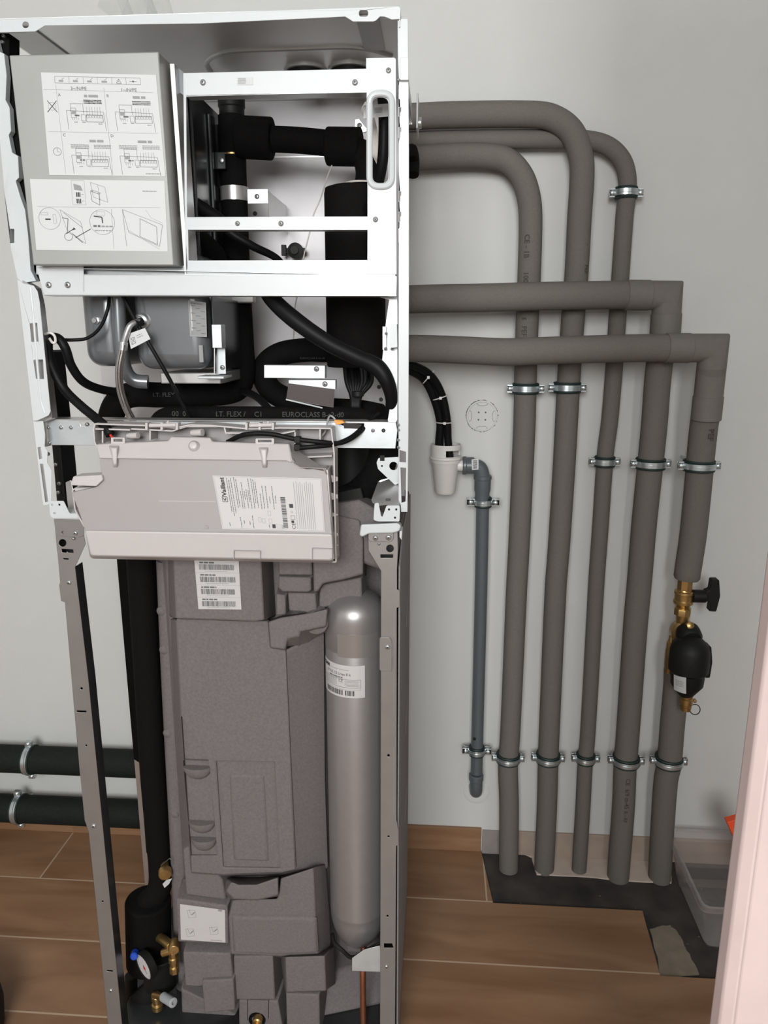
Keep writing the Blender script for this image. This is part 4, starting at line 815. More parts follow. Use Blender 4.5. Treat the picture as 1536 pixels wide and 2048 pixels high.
def rel(name, f, Yf, b=None, Yb_=YT+.004, m=FM, bev=.003, lab=None, par=None):
    """raised moulding: front outline, back outline (defaults to a slightly larger one)"""
    if b is None:
        cx_ = sum(p[0] for p in f)/len(f); cy_ = sum(p[1] for p in f)/len(f); F2 = pl(f, Yf); c_ = P(cx_, cy_, Yf); b3 = [Vector((v.x+(.006 if v.x > c_.x else -.006), Yb_, v.z+(.004 if v.z > c_.z else -.004))) for v in F2]
    else: b3 = pl(b, Yb_); F2 = pl(f, Yf)
    return build(name, MB().frustum(F2, b3, m), par or tk, bev, label=lab, seg=2)
build('lower_skirt', MB().frustum([Vector((x, y, .037)) for x, y in ((xn0-.03, .080), (xn1+.0, .130), (xn1+.0, .22), (xn0-.03, .22))], [Vector((x, y, P(700, 1940, .15).z)) for x, y in ((xn0-.03, .13), (xn1+.0, .19), (xn1+.0, .22), (xn0-.03, .22))], FM), tk, .006)
# large front panel, with the sunken field cut into it
FP = [(352, 1238), (536, 1243), (540, 1296), (571, 1301), (583, 1560), (592, 1738), (556, 1746), (445, 1750), (384, 1746), (376, 1640), (362, 1430)]
mb = MB(); mb.prism(pl(FP, .060), DY*.012, FM, [pl([(432, 1523), (548, 1525), (560, 1738), (446, 1736)], .060), pl([(366, 1520), (418, 1522), (434, 1712), (382, 1712)], .060)])
build('front_panel', mb, tk, .0025)
rel('panel_base', [(352, 1240), (536, 1245), (540, 1296), (571, 1303), (583, 1560), (592, 1738), (556, 1746), (445, 1750), (384, 1746), (376, 1640), (362, 1430)], .0655, [(340, 1236), (552, 1238), (600, 1290), (650, 1262), (652, 1560), (658, 1736), (600, 1752), (445, 1754), (372, 1750), (362, 1640), (348, 1430)], YT+.006)
rel('sunken_field', [(462, 1552), (524, 1553), (534, 1722), (470, 1720)], .062, Yb_=.068)
for (x, y, w_, h_) in ((395, 1530, 30, 30), (404, 1640, 28, 27), (408, 1673, 27, 30)):
    c = P(x, y, .066); r = R(w_, c); k = R(h_, c); mb = MB(); i = mb.mi(FM); rings = []
    for a in range(7):
        th = a/6*math.pi/2; rings.append([mb.bm.verts.new(c+Vector((math.cos(u)*r*math.cos(th), -math.sin(th)*.018, -abs(math.sin(u))*k*math.cos(th)))) for u in [math.pi*j/16 for j in range(17)]])
    for a in range(6):
        for j in range(16): mb.face([rings[a][j], rings[a][j+1], rings[a+1][j+1], rings[a+1][j]], i)
    for a in range(6): mb.face([rings[a][0], rings[a+1][0], rings[a+1][-1], rings[a][-1]], i)
    bmesh.ops.remove_doubles(mb.bm, verts=mb.bm.verts[:], dist=1e-5)
    build('cup_moulding', mb, tk, angle=50)
# upper block carrying the bar code strip
rel('upper_block', [(345, 1080), (520, 1080), (528, 1240), (508, 1243), (470, 1241), (352, 1237)], .036, [(334, 1078), (545, 1078), (553, 1232), (530, 1240), (352, 1240), (338, 1232)])
rel('upper_step', [(556, 1105), (622, 1106), (624, 1151), (557, 1150)], .07); rel('upper_step', [(557, 1154), (621, 1156), (622, 1182), (614, 1185), (565, 1184), (556, 1176)], .066)
rel('upper_step', [(576, 1187), (630, 1188), (634, 1223), (618, 1226), (578, 1222)], .068); rel('upper_step', [(552, 1188), (570, 1192), (571, 1230), (552, 1232)], .062)
rel('shoulder_block', [(625, 1020), (718, 1040), (726, 1080), (726, 1148), (690, 1158), (646, 1166), (636, 1182), (628, 1184)], .052, [(622, 1010), (735, 1040), (735, 1080), (733, 1152), (690, 1162), (650, 1170), (640, 1186), (625, 1188)])
rel('shoulder_wedge', [(640, 1172), (722, 1156), (724, 1200), (650, 1215), (638, 1218)], .082)
rel('nose_wedge', [(537, 1244), (560, 1236), (622, 1226), (655, 1218), (652, 1252), (600, 1262), (598, 1272), (575, 1276), (571, 1299), (541, 1295)], .048, [(537, 1240), (560, 1232), (640, 1222), (660, 1212), (656, 1262), (632, 1275), (600, 1300), (580, 1302), (571, 1304), (539, 1300)], .10)
c = P(632, 1245, .062); mb = MB(); mb.lathe(c, (0, -1, 0), [(R(28, c), -.02), (R(24, c), .002), (R(12, c), .006), (.001, .007)], FM, 24); build('round_boss', mb, tk)
# left rounded margin with bumps
mb = MB(); mb.tube(P3([(334, 1120, .150), (342, 1330, .150), (350, 1500, .150), (360, 1700, .150), (368, 1900, .150), (374, 2050, .150)]), .020, FM, 20); build('left_roll', mb, tk)
for x, y in ((327, 1293), (334, 1458), (348, 1618), (322, 1216)):
    c = P(x+10, y, .150); mb = MB(); mb.lathe(c, (-.2, -1, 0), [(.011, .004), (.009, .019), (.005, .022), (.001, .023)], FM, 18); build('round_bump', mb, tk)
# lower mouldings
rel('handle_wedge', [(463, 1764), (478, 1770), (512, 1770), (556, 1755), (557, 1790), (515, 1800), (468, 1798), (452, 1782)], .040, [(448, 1752), (480, 1753), (520, 1753), (560, 1750), (560, 1796), (515, 1804), (462, 1802), (446, 1790)])
rel('lower_panel', [(562, 1757), (626, 1736), (630, 1830), (636, 1908), (560, 1912), (462, 1908), (458, 1834), (466, 1800), (556, 1798)], .056, [(560, 1752), (652, 1726), (660, 1830), (662, 1900), (560, 1916), (452, 1912), (448, 1834), (458, 1796), (552, 1792)])
rel('lower_band', [(466, 1836), (612, 1838), (628, 1842), (632, 1905), (560, 1909), (470, 1905)], .050, Yb_=.058)
rel('lower_left_block', [(386, 1690), (444, 1760), (452, 1800), (372, 1790), (366, 1700)], .075)
rel('label_block', [(352, 1798), (454, 1812), (457, 1888), (356, 1884)], .062)
rel('lower_block', [(571, 1914), (649, 1912), (652, 1982), (573, 1984)], .044, [(560, 1908), (668, 1890), (672, 1968), (570, 1990)]); rel('lower_block', [(366, 1905), (460, 1908), (466, 1956), (398, 1974), (370, 1972)], .052); rel('lower_block', [(404, 1962), (466, 1959), (470, 2021), (408, 2026)], .044); rel('lower_block', [(467, 1914), (545, 1912), (550, 2000), (470, 2000)], .058)
rel('foot_block', [(572, 1988), (638, 1990), (640, 2080), (574, 2080)], .050); rel('foot_block', [(478, 2001), (555, 2002), (570, 2080), (478, 2080)], .060); rel('foot_block', [(362, 1978), (470, 2030), (480, 2080), (366, 2080)], .080)
mb = MB(); mb.prism(P3([(494, 2000, .0595), (538, 2001, .0595), (538, 2036, .0595), (494, 2036, .0595)]), DY*.003, 'tank_foam'); mb.tube(P3([(495, 2000, .0595), (495, 2040, .0595)]), .0008, 'ink', 6); mb.tube(P3([(537, 2001, .0595), (537, 2036, .0595)]), .0008, 'ink', 6); build('drain_flap', mb, tk)
c = P(514, 2040, .058); mb = MB(); mb.lathe(c, (0, -1, 0), [(R(17, c), -.004), (R(17, c), .001), (R(11, c), .0012), (R(11, c), -.02)], 'black_foam', 24); build('drain_hole', mb, tk)
mb = MB(); mb.lathe(P(514, 2046, .045), (0, -1, 0), [(.010, -.03), (.010, 0), (.007, .002), (.007, -.004), (.001, -.004)], 'brass', 20); build('drain_stub', mb, tk, label='brass drain stub in the round hole')
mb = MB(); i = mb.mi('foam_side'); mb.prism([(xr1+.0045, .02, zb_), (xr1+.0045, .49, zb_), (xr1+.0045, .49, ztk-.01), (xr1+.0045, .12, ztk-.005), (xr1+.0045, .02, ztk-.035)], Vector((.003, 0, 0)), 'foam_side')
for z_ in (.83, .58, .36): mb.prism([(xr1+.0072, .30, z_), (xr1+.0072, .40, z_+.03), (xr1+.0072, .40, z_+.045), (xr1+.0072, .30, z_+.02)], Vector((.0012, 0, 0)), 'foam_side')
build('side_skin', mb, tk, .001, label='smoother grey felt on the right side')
# dark upper hump of the tank casing and a dark tie mark
mb = MB(); mb.frustum(P3([(655, 1010, .06), (718, 1000, .06), (790, 1040, .06), (790, 1150, .075), (655, 1100, .06)]), P3([(668, 985, .30), (730, 980, .30), (790, 985, .30), (790, 1150, .20), (660, 1100, .20)]), FM); build('upper_hump', mb, tk, .006)
s = Sheet(flat((388, 1112), (477, 1114), (483, 1219), (397, 1218), .0355), 92, 108, 'paper_dim')
for k in range(4):
    v = 11+k*25; s.words(10, v, 42, 3, 'ink_grey', k); s.bars(9, v+5, 81, v+16, 'ink_grey', seed=k+5, unit=.62); s.words(20, v+18.3, 68, 1.0, 'ink_light', k+9); s.line(0, v-3, 92, v-3, .4, 'ink_light')
s.words(12, 3, 76, 1.2, 'ink_light', 2); build('barcode_strip', s.mb, tk, label='white strip of four bar code stickers')
s = Sheet(flat((360, 1808), (450, 1820), (451, 1885), (362, 1879), .0615), 90, 70, 'paper_dim')
for u, v in ((22, 16), (66, 46), (18, 54)):
    s.path([(u-8, v-6), (u+8, v-8), (u+10, v+6), (u-5, v+9)], .5, 'ink_light', True); s.path([(u-4, v-8), (u, v+3), (u+6, v-4)], .6, 'ink_light'); s.line(u+2, v+2, u+8, v-4, .9, 'ink_grey')
s.words(60, 66, 84, 1.3, 'ink_light', 5); s.quad([(76, 0), (84, 0), (84, 4), (76, 4)], 'ink_light'); build('instruction_label', s.mb, tk, label='small white picture label low on the casing')
# ------------------------------------------------------------------ silver expansion vessel
Yx = .105
ax0, ax1 = P(708, 1240, Yx), P(719, 1850, Yx); xv = (ax0.x+ax1.x)/2; rv = R(60, P(707, 1290, Yx))
zt_, zl = P(712, 1183, Yx-.01).z, P(719, 1902, Yx-.02).z; zsh = P(707, 1250, Yx-rv).z; zs0 = P(715, 1850, Yx-rv).z
v = thing('expansion_vessel', 'tall silver cylindrical expansion vessel beside the grey tank casing, behind the lower right post', 'expansion vessel', (xv, Yx, zl))
prof = [(rv*math.cos(a), zs0-math.sin(a)*(zs0-zl)) for a in [math.pi/2*k/10 for k in range(10, 0, -1)]]
zg = P(700, 1312, Yx-rv).z
prof += [(rv*.995, zs0), (rv*1.004, zs0+.0015), (rv, zs0+.004), (rv, zg-.003), (rv*.99, zg-.0015), (rv*.985, zg+.001), (rv*1.006, zg+.003), (rv*1.006, zsh)]
prof += [(rv*1.006*math.cos(a), zsh+math.sin(a)**.9*(zt_-zsh)) for a in [math.pi/2*k/12 for k in range(1, 13)]]
mb = MB(); mb.lathe((xv, Yx, 0), (0, 0, 1), prof, 'silver_paint', 64); build('vessel_body', mb, v, angle=50)
s = Sheet(cylmap(Vector((xv, Yx, P(710, 1270, Yx-rv).z)), Vector((xv, Yx, zg-.004)), rv*1.006+.0004, -.50, 1.3), 80, 40, 'silver_label', nu=16); build('band_sticker', s.mb, v, label='plain silver band sticker under the dome')
s = Sheet(cylmap(Vector((xv, Yx, P(700, 1332, Yx-rv).z)), Vector((xv, Yx, P(700, 1396, Yx-rv).z)), rv+.0003, -1.36, .40), 104, 60, 'paper_dim', nu=18)
s.text('CIMM', 5, 10, 7, 'ink', bold=.03); s.text('STYLE CE Linea 8 lt', 20, 19, 5.2, 'ink'); s.words(32, 8, 74, 1, 'ink_light', 1); s.words(28, 22, 62, 2.2, 'ink_grey', 2); s.text('CE', 52, 32, 6, 'ink')
s.frame(14, 26, 96, 41, .6); s.frame(14, 41, 96, 45, .5, 'ink_light'); [s.words(17, 27+k*2.6, 48, 1, 'ink_light', k) for k in range(5)]; [s.words(65, 28+k*2.4, 92, 1, 'ink_light', k+7) for k in range(5)]; s.words(2, 24, 11, 1.2, 'ink_light', 4); s.words(2, 29, 12, 1.2, 'ink_light', 6)
s.bars(18, 46.5, 60, 56, 'ink', seed=4, unit=.7); s.bars(66, 46.5, 84, 56, 'ink', seed=9, unit=.7); build('rating_label', s.mb, v, label='white curved rating label')
p = Vector((xv, Yx, zt_)); mb = MB(); mb.lathe(p, (0, 0, 1), [(.010, -.003), (.009, 0), (.0045, .001), (.0045, .010)], 'brass', 14); build('air_valve', mb, v, label='brass air valve')
mb = MB(); mb.lathe(p+Vector((0, 0, .008)), (0, 0, 1), [(.006, 0), (.006, .012), (.003, .014), (.003, .026)], 'black_plastic', 14); build('valve_cap', mb, v, label='black valve cap')
# cradle and copper pipe
mb = MB(); mb.frustum(P3([(704, 1916, .03), (728, 1899, .03), (760, 1891, .03), (766, 1944, .03), (704, 1942, .03)]), P3([(704, 1916, .045), (728, 1899, .045), (760, 1891, .045), (766, 1944, .045), (704, 1942, .045)]), 'galvanised')
o = build('vessel_cradle', mb, v, .0008, label='grey steel cradle plate'); mb = MB(); mb.tube(P3([(665, 1868, .07), (668, 1884, .07), (684, 1900, .065), (704, 1915, .05), (730, 1902, .045), (765, 1884, .045)]), .004, 'black_plastic', 10); build('rubber_strap', mb, v)
o = build('copper_pipe', MB().tube([Vector((P(726, 1935, .07).x, .095, P(726, 1900, .07).z)), P(726, 1935, .07), P(726, 1990, .07), P(727, 2060, .07), Vector((P(727, 2060, .07).x, .07, .036))], R(6.2, P(726, 1950, .07)), 'copper', 16), label='bare copper pipe dropping from under the silver vessel', cat='pipe')
# ------------------------------------------------------------------ grey buffer vessel
bv = thing('buffer_vessel', 'dark grey pressed steel vessel under the crossbar, braided hose in front', 'vessel', P(280, 742, .12))
def pbox(x0, y0, x1, y1, Y0, Y1, m, bev, name, par, seg=6, lab=None):
    a, b = P(x0, y0, Y0), P(x1, y1, Y0); return build(name, MB().box((a.x, Y0, b.z), (b.x, Y1, a.z), m), par, bev, label=lab, seg=seg)
pbox(146, 505, 246, 734, .085, .30, 'grey_enamel', .026, 'left_lobe', bv); pbox(252, 505, 418, 740, .060, .30, 'grey_enamel', .026, 'right_lobe', bv)
build('filler_rib', MB().tube(P3([(234, 560, .070), (236, 600, .070), (242, 700, .072), (252, 742, .08), (268, 760, .085), (296, 764, .09)]), R(14, P(236, 640, .07)), 'grey_enamel', 20), bv)
c = P(285, 642, .06); mb = MB(); mb.lathe(c, (0, -1, 0), [(R(16, c), -.002), (R(16, c), .003), (R(12, c), .006), (R(9, c), .006), (R(9, c), .014), (R(7, c), .016)], 'screw_steel', 28); build('hose_fitting', mb, bv, label='round silver hose fitting')
c = P(193, 641, .085); mb = MB(); mb.lathe(c, (0, -1, 0), [(R(8, c), -.001), (R(8, c), .004), (R(5, c), .005), (R(5, c), .010)], 'screw_steel', 6); build('nut', mb, bv)
s = Sheet(flat((376, 600), (412, 605), (414, 674), (380, 673), .0595), 36, 72, 'ink_light'); s.frame(1.5, 1.5, 34.5, 70.5, .5, 'paper_dim'); s.words(6, 4, 28, 2, 'ink_grey', 3)
[s.words(5+(k % 3)*10, 9+k*5, 14+(k % 3)*10, 1.2, 'ink_grey', k) for k in range(12)]; s.rect(4, 8, 7, 60, 'paper_dim'); build('type_plate', s.mb, bv, label='grey type plate on the right lobe')
pbox(320, 745, 442, 768, .10, .25, 'bare_steel', .002, 'support_shelf', bv, 2)
pbox(395, 752, 448, 758, .05, .10, 'galvanised', .001, 'support_flange', bv, 1)
a = P(398, 690, .058); mb = MB(); mb.box((a.x, .055, a.z-.028), (a.x+.007, .0592, a.z), 'ink_light'); build('small_plate', mb, bv, .0005)
# aluminium angle brackets
def bracket(label, pts, Y, th, m, scr=(), extra=None):
    t = thing('angle_bracket', label, 'bracket', P(*pts[-1], Y)); build('face', plate(MB(), pts, Y, th, m), t, .0006)
    for x, y, r in scr: screw(t, x, y, Y, r)
    if extra: extra(t)
    return t
def ex1(t): build('web', plate(MB(), [(434, 696), (450, 692), (452, 748), (428, 748)], .07, .0015, 'galvanised'), t, .0005); screw(t, 445, 735, .07, 5); build('fold', MB().prism(P3([(428, 695, .055), (428, 748, .055), (428, 748, .07), (428, 695, .07)]), Vector((.0015, 0, 0)), 'bare_steel'), t)
bracket('upright silver bracket at the right of the grey vessel', [(423, 649), (442, 649), (444, 696), (425, 696)], .045, .024, 'galvanised', (), ex1)
bracket('plain horizontal silver bracket in front of the curved black pipe', [(528, 730), (650, 731), (650, 757), (528, 756)], .14, .02, 'galvanised', ((633, 738, 5.5),))
def ex3(t): build('glossy_face', MB().frustum(P3([(577, 767, .139), (669, 777, .139), (667, 815, .118), (572, 799, .118)]), [q_+Vector((0, .002, -.001)) for q_ in P3([(577, 767, .139), (669, 777, .139), (667, 815, .118), (572, 799, .118)])], 'brown_gloss'), t, .0004, label='glossy dark slanted face'); build('bright_edge', MB().tube(P3([(572, 799, .117), (645, 816, .117)]), .0014, 'white_metal', 6), t)
bracket('tilted silver bracket with dark glossy face below the plain one', [(577, 760), (671, 760), (671, 779), (577, 767)], .138, .02, 'galvanised', ((650, 768, 5.5),), ex3)
# ------------------------------------------------------------------ black insulated pipework inside
BF = 'black_foam'
t = thing('insulated_riser', 'black insulated upright pipe behind the service frame with a silver strap', 'pipe', P(485, 760, .26))
rV = R(25.5, P(468, 420, .26)); mb = MB(); mb.tube(P3([(463, 232, .26), (466, 312, .26)]), rV*1.02, BF, 28); build('upper_sleeve', mb, t, .001)
mb = MB(); mb.tube(P3([(466, 313, .26), (470, 420, .26), (476, 560, .26), (484, 700, .26), (486, 745, .255), (476, 775, .25), (450, 785, .24), (400, 788, .22), (320, 790, .20), (262, 790, .19), (235, 805, .19), (222, 835, .19), (218, 880, .19)]), rV, BF, 28); build('lower_sleeve', mb, t, angle=50)
mb = MB(); c = P(463, 214, .26); mb.lathe(P(464, 232, .26), (0, 0, 1), [(rV*.7, -.01), (rV*.95, 0), (rV*.95, .012), (rV*1.02, .014), (rV*1.02, .030), (rV*.8, .034), (rV*.8, .05)], 'black_plastic', 24); build('top_fitting', mb, t, label='black plastic fitting at the top')
mb = MB(); a = P(465, 311, .26-rV); mb.lathe(P(466, 312, .26)-Vector((0, 0, .0)), (0, 0, 1), [(rV*1.01, -.0015), (rV*1.03, -.001), (rV*1.03, .0015), (rV*1.01, .002)], 'wood_skirting' if False else 'brass', 28); build('tape_gap', mb, t, label='thin brassy line at the joint')
c = P(469, 389, .26); mb = MB(); h_ = .012; mb.lathe(c-Vector((0, 0, h_)), (0, 0, 1), [(rV, 0), (rV+.002, 0), (rV+.002, 2*h_), (rV, 2*h_)], 'bare_steel', 32, caps=False); build('strap', mb, t, label='silver pipe strap')
a, b = P(494, 378, .235), P(537, 407, .235); mb = MB().box((a.x, .235, b.z), (b.x, .2365, a.z), 'galvanised'); mb.box((b.x-.0015, .235, b.z-.03), (b.x, .41, a.z-.003), 'bare_steel'); build('strap_bracket', mb, t, .001); screw(t, 514, 393, .235, 5)
mb = MB(); a, b = P(457, 592, .24), P(512, 607, .24); mb.box((a.x, .238-.012, b.z), (b.x, .24, a.z+.01), 'bare_steel'); build('lower_strap', mb, t, .003)
def foam_text(par, items, a, b, r, ang0, m='ink_grey'):
    """lettering running along a horizontal foam pipe"""
    T = (b-a).normalized(); Lr = (b-a).length; f = Vector((0, -1, 0)); f = (f-T*f.dot(T)).normalized(); up_ = T.cross(f); up_ = up_ if up_.z > 0 else -up_
    def fn(u, v_, l):
        th = ang0-v_*Lr/r; return a+T*(u*Lr)+(f*math.cos(th)+up_*math.sin(th))*(r+l)
    s = Sheet(fn, 1, 1); s.mb.bm.clear(); s.lift = .0003
    for tx, u, v_, sz in items: s.text(tx, u, v_, sz, m, bold=.01)
    build('printed_text', s.mb, par, label='faint grey lettering on the foam')
a, b = P(400, 787, .22), P(300, 789, .195); foam_text(t, [('I.T. FLEX', .08, .12, .085)], b, a, rV, .35, 'grey_print')
t2 = thing('insulated_pipe', 'black insulated cross pipe with thick sleeves, high up behind the service frame', 'pipe', P(600, 310, .25))
def ptube(name, par, pts, r, m=BF, seg=28, lab=None, caps=True): return build(name, MB().tube(P3(pts), r, m, seg), par, .0008, 50, label=lab)
def px_(w_, x, y, Y): return R(w_/2, P(x, y, Y))
mb = MB().tube(P3([(474, 274, .245), (545, 278, .245)]), px_(79, 510, 275, .245), BF, 32, smooth=False); build('thick_sleeve', mb, t2, .003)
mb = MB().tube(P3([(540, 278, .245), (600, 281, .245), (668, 288, .245)]), px_(49, 600, 281, .245), BF, 28); build('middle_sleeve', mb, t2)
mb = MB().tube(P3([(654, 293, .245), (722, 294, .24)]), px_(72, 690, 290, .245), BF, 32, smooth=False); build('thick_sleeve', mb, t2, .003)
mb = MB().tube(P3([(700, 300, .24), (728, 312, .235), (738, 340, .23), (736, 372, .225)]), px_(54, 730, 330, .235), BF, 28); build('elbow_sleeve', mb, t2, angle=60)
t3 = thing('backup_heater', 'thick black insulated cylinder hanging behind the right of the service frame, leads below', 'heater', P(712, 738, .22))
cx3, Y3 = P(712, 660, .22).x, .22; r3 = px_(118, 712, 660, .22); za, zb2 = P(700, 362, Y3-r3).z, P(712, 736, Y3-r3).z
mb = MB(); mb.lathe((cx3, Y3, zb2), (0, 0, 1), [(r3*.7, 0), (r3*.97, 0), (r3, .003), (r3, za-zb2-.012), (r3*.97, za-zb2-.003), (r3*.8, za-zb2), (r3*.4, za-zb2)], BF, 40); build('foam_jacket', mb, t3)
mb = MB(); mb.tube([Vector((cx3+r3*.25+math.cos(a)*.028, Y3-.02+math.sin(a)*.028, za+.001)) for a in [2*math.pi*k/20 for k in range(21)]], .0016, 'white_cable', 6, smooth=False); build('joint_ring', mb, t3, label='pale ring where the pipe enters')
rg = random.Random(3)
for k in range(9):
    x0 = 690+k*6.5; ptube('heater_lead', t3, [(x0, 735, .17+rg.uniform(0, .05)), (x0+2-(k-4)*.5, 765, .17), (712+(k-4)*2.2, 792, .165), (711+(k-4)*1.6, 815, .16), (714+(k-4)*2.4, 835, .17)], .0042, 'black_cable', 10)
mb = MB().tube(P3([(716, 783, .155), (716, 792, .155)]), .011, 'black_plastic', 14, smooth=False); build('lead_tie', mb, t3)
o = build('insulated_pipe', MB().tube(P3([(740, 690, .30), (660, 700, .29), (612, 700, .285), (562, 708, .28), (532, 730, .28), (528, 755, .28), (548, 785, .28), (600, 806, .275), (650, 818, .26), (720, 824, .22), (760, 832, .20)]), px_(47, 560, 710, .28), BF, 28), label='black insulated pipe curving in a C behind the silver brackets', cat='pipe', angle=60)
foam_text(o, [('EUROCLASS B-s2-d0', .03, .12, .075)], P(600, 704, .285), P(655, 704, .289), px_(47, 560, 710, .28), -.3, 'grey_print')
t4 = build('insulated_pipe', MB().tube(P3([(310, 880, .15), (312, 850, .15), (330, 831, .13), (370, 828, .125), (450, 828, .125), (600, 829, .125), (700, 830, .125), (738, 838, .13), (752, 858, .14), (755, 900, .15), (745, 950, .16), (715, 975, .18), (680, 985, .20)]), px_(31, 500, 829, .125), BF, 28), label='black insulated pipe lying just above the white control box, lettered along its side', cat='pipe', angle=60)
foam_text(t4, [('I.T. FLEX /', .28, .027, .028), ('C1', .49, .027, .028), ('EUROCLASS B-s2-d0', .64, .027, .028), ('00  0', .04, .027, .028)], P(335, 827.5, .125), P(700, 830, .125), px_(31, 500, 829, .125)+.0006, .45, 'grey_print')
build('insulated_pipe', MB().tube(P3([(762, 836, .14), (768, 900, .13), (752, 950, .13), (720, 985, .15), (690, 1000, .18)]), px_(60, 740, 930, .13), BF, 28), label='thick black insulated bend dropping behind the hanger plate at right', cat='pipe', angle=60)
mb = MB(); mb.prism(P3([(672, 985, .10), (722, 975, .10), (728, 1000, .10), (722, 1022, .10), (690, 1026, .10), (676, 1010, .10)]), DY*.06, 'black_plastic'); mb.prism(P3([(697, 1008, .085), (720, 1008, .085), (720, 1024, .085), (697, 1024, .085)]), DY*.02, 'black_plastic')
mb.tube(P3([(700, 880, .22), (702, 960, .22), (700, 1040, .22)]), .048, 'black_plastic', 28, smooth=False)  # black cylinder added so the gap beside the control box stays dark
build('dark_gap_filler', mb, None, .002, label='black connector block and cylinder added to darken the gap right of the control box', cat='filler block')
t5 = thing('insulated_pipe', 'thick black insulated riser left of the grey tank casing, down to the brass valves', 'pipe', P(320, 1790, .12))
mb = MB().tube(P3([(278, 1060, .16), (281, 1120, .16), (294, 1334, .16), (306, 1540, .16), (314, 1640, .16), (318, 1697, .16)]), px_(52, 300, 1400, .16), BF, 28); build('upper_sleeve', mb, t5)
mb = MB().tube(P3([(318, 1694, .16), (321, 1730, .16), (321, 1765, .155), (312, 1790, .145), (296, 1806, .14), (294, 1830, .14)]), px_(47, 320, 1740, .16), BF, 28); build('lower_sleeve', mb, t5, angle=60)
mb = MB().tube(P3([(296, 1799, .14), (298, 1925, .14)]), px_(88, 297, 1850, .14), BF, 36, smooth=False); build('thick_jacket', mb, t5, .004)
c = P(330, 1740, .128); mb = MB(); d_ = Vector((.35, -.9, -.1)); mb.lathe(c, d_, [(.008, -.02), (.010, 0), (.0135, .002), (.0135, .012), (.012, .015), (.001, .0155)], 'brass', 28); build('brass_cap', mb, t5, label='round brass drain cap')
mb = MB().tube(P3([(322, 1731, .13), (333, 1722, .12), (341, 1718, .118), (343, 1730, .118)]), .0007, 'screw_steel', 6); build('wire_loop', mb, t5)
mb = MB(); mb.frustum(P3([(333, 1760, .118), (344, 1757, .118), (338, 1768, .117), (329, 1776, .116), (325, 1768, .117)]), [q_+DY*.0008 for q_ in P3([(333, 1760, .118), (344, 1757, .118), (338, 1768, .117), (329, 1776, .116), (325, 1768, .117)])], 'paper_dim'); build('paper_tag', mb, t5, label='white tag hanging from the brass cap')
vg = thing('valve_group', 'black and brass safety valve group with pressure gauge at the foot of the riser', 'valve', P(300, 2048, .10))
mb = MB().tube(P3([(320, 1905, .12), (322, 1965, .12)]), px_(66, 320, 1940, .12), 'black_plastic', 28, smooth=False); mb.tube(P3([(330, 1960, .12), (300, 1985, .115), (278, 2010, .115), (274, 2070, .115)]), px_(44, 280, 2020, .115), 'black_plastic', 24); mb.tube(P3([(314, 2005, .10), (314, 2080, .10)]), px_(30, 310, 2030, .10), 'black_plastic', 20, smooth=False); mb.tube(P3([(262, 1950, .13), (264, 2080, .13)]), px_(24, 262, 2000, .13), 'black_plastic', 20, smooth=False); build('valve_housing', mb, vg, .002, label='black valve housing')
c = P(287, 1934, .062); d_ = Vector((-.60, -.80, -.05)).normalized()
gr_ = R(28, c); mb = MB(); mb.lathe(c, d_, [(gr_*.9, -.016), (gr_, -.014), (gr_, 0), (gr_*.93, .001), (gr_*.92, -.002)], 'black_plastic', 36); build('gauge_case', mb, vg)
mb = MB(); mb.lathe(c-d_*.0018, d_, [(gr_*.93, 0), (gr_*.93, .0006), (.001, .0006)], 'gauge_face', 36)
e1_ = Vector((0, 0, 1)); e1_ = (e1_-d_*e1_.dot(d_)).normalized(); e2_ = d_.cross(e1_)
for k in range(17):
    a = math.radians(-130+k*16.2); u_ = e1_*math.cos(a)+e2_*math.sin(a); w_ = u_.cross(d_); mb.prism([c-d_*.0010+u_*gr_*.72+w_*.0003, c-d_*.0010+u_*gr_*.86+w_*.0003, c-d_*.0010+u_*gr_*.86-w_*.0003, c-d_*.0010+u_*gr_*.72-w_*.0003], d_*.0002, 'ink')
u_ = (e1_*-.7-e2_*.5).normalized(); w_ = u_.cross(d_); mb.prism([c-d_*.0009-u_*gr_*.1+w_*.001, c-d_*.0009+u_*gr_*.55, c-d_*.0009-u_*gr_*.1-w_*.001], d_*.0005, 'ink'); mb.lathe(c-d_*.0009+u_*.003, d_, [(.0035, 0), (.0035, .0008), (.001, .0010)], 'ink_red', 14); build('gauge_dial', mb, vg, label='white gauge dial with red mark')
mb = MB(); c = P(269, 1910, .075); mb.lathe(c, (.2, -.9, .3), [(.008, -.01), (.008, .006), (.006, .008)], 'blue_plastic', 10); build('blue_cap', mb, vg, label='blue cap')
mb = MB().tube(P3([(316, 1872, .115), (330, 1882, .095), (342, 1893, .08)]), .0095, 'brass', 20, smooth=False); mb.lathe(P(317, 1873, .115), Vector((-.4, .6, .3)), [(.013, -.003), (.013, .006)], 'brass', 8); c = P(348, 1899, .062); mb.lathe(c, (.25, -.95, 0), [(.011, -.02), (.0115, 0), (.010, .003), (.001, .0035)], 'brass', 24)
p0 = P(346, 1903, .078); mb.lathe(p0, (0, 0, -1), [(.009, 0), (.009, .012), (.011, .014), (.011, .024), (.008, .026), (.008, .034), (.0105, .036), (.0105, .050)], 'brass', 8); mb.tube(P3([(345, 1900, .075), (325, 1906, .075)]), .008, 'brass', 12, smooth=False); build('brass_elbow', mb, vg, .0004, label='brass angle valve')
mb = MB(); p0 = P(313, 1988, .075); mb.lathe(p0, (0, 0, -1), [(.008, 0), (.011, .004), (.011, .014), (.009, .016), (.009, .022), (.012, .024), (.012, .036)], 'brass', 12); mb.tube(P3([(308, 1990, .075), (326, 1994, .06)]), .007, 'brass', 12, smooth=False); build('brass_tee', mb, vg, .0004, label='lower brass fitting')
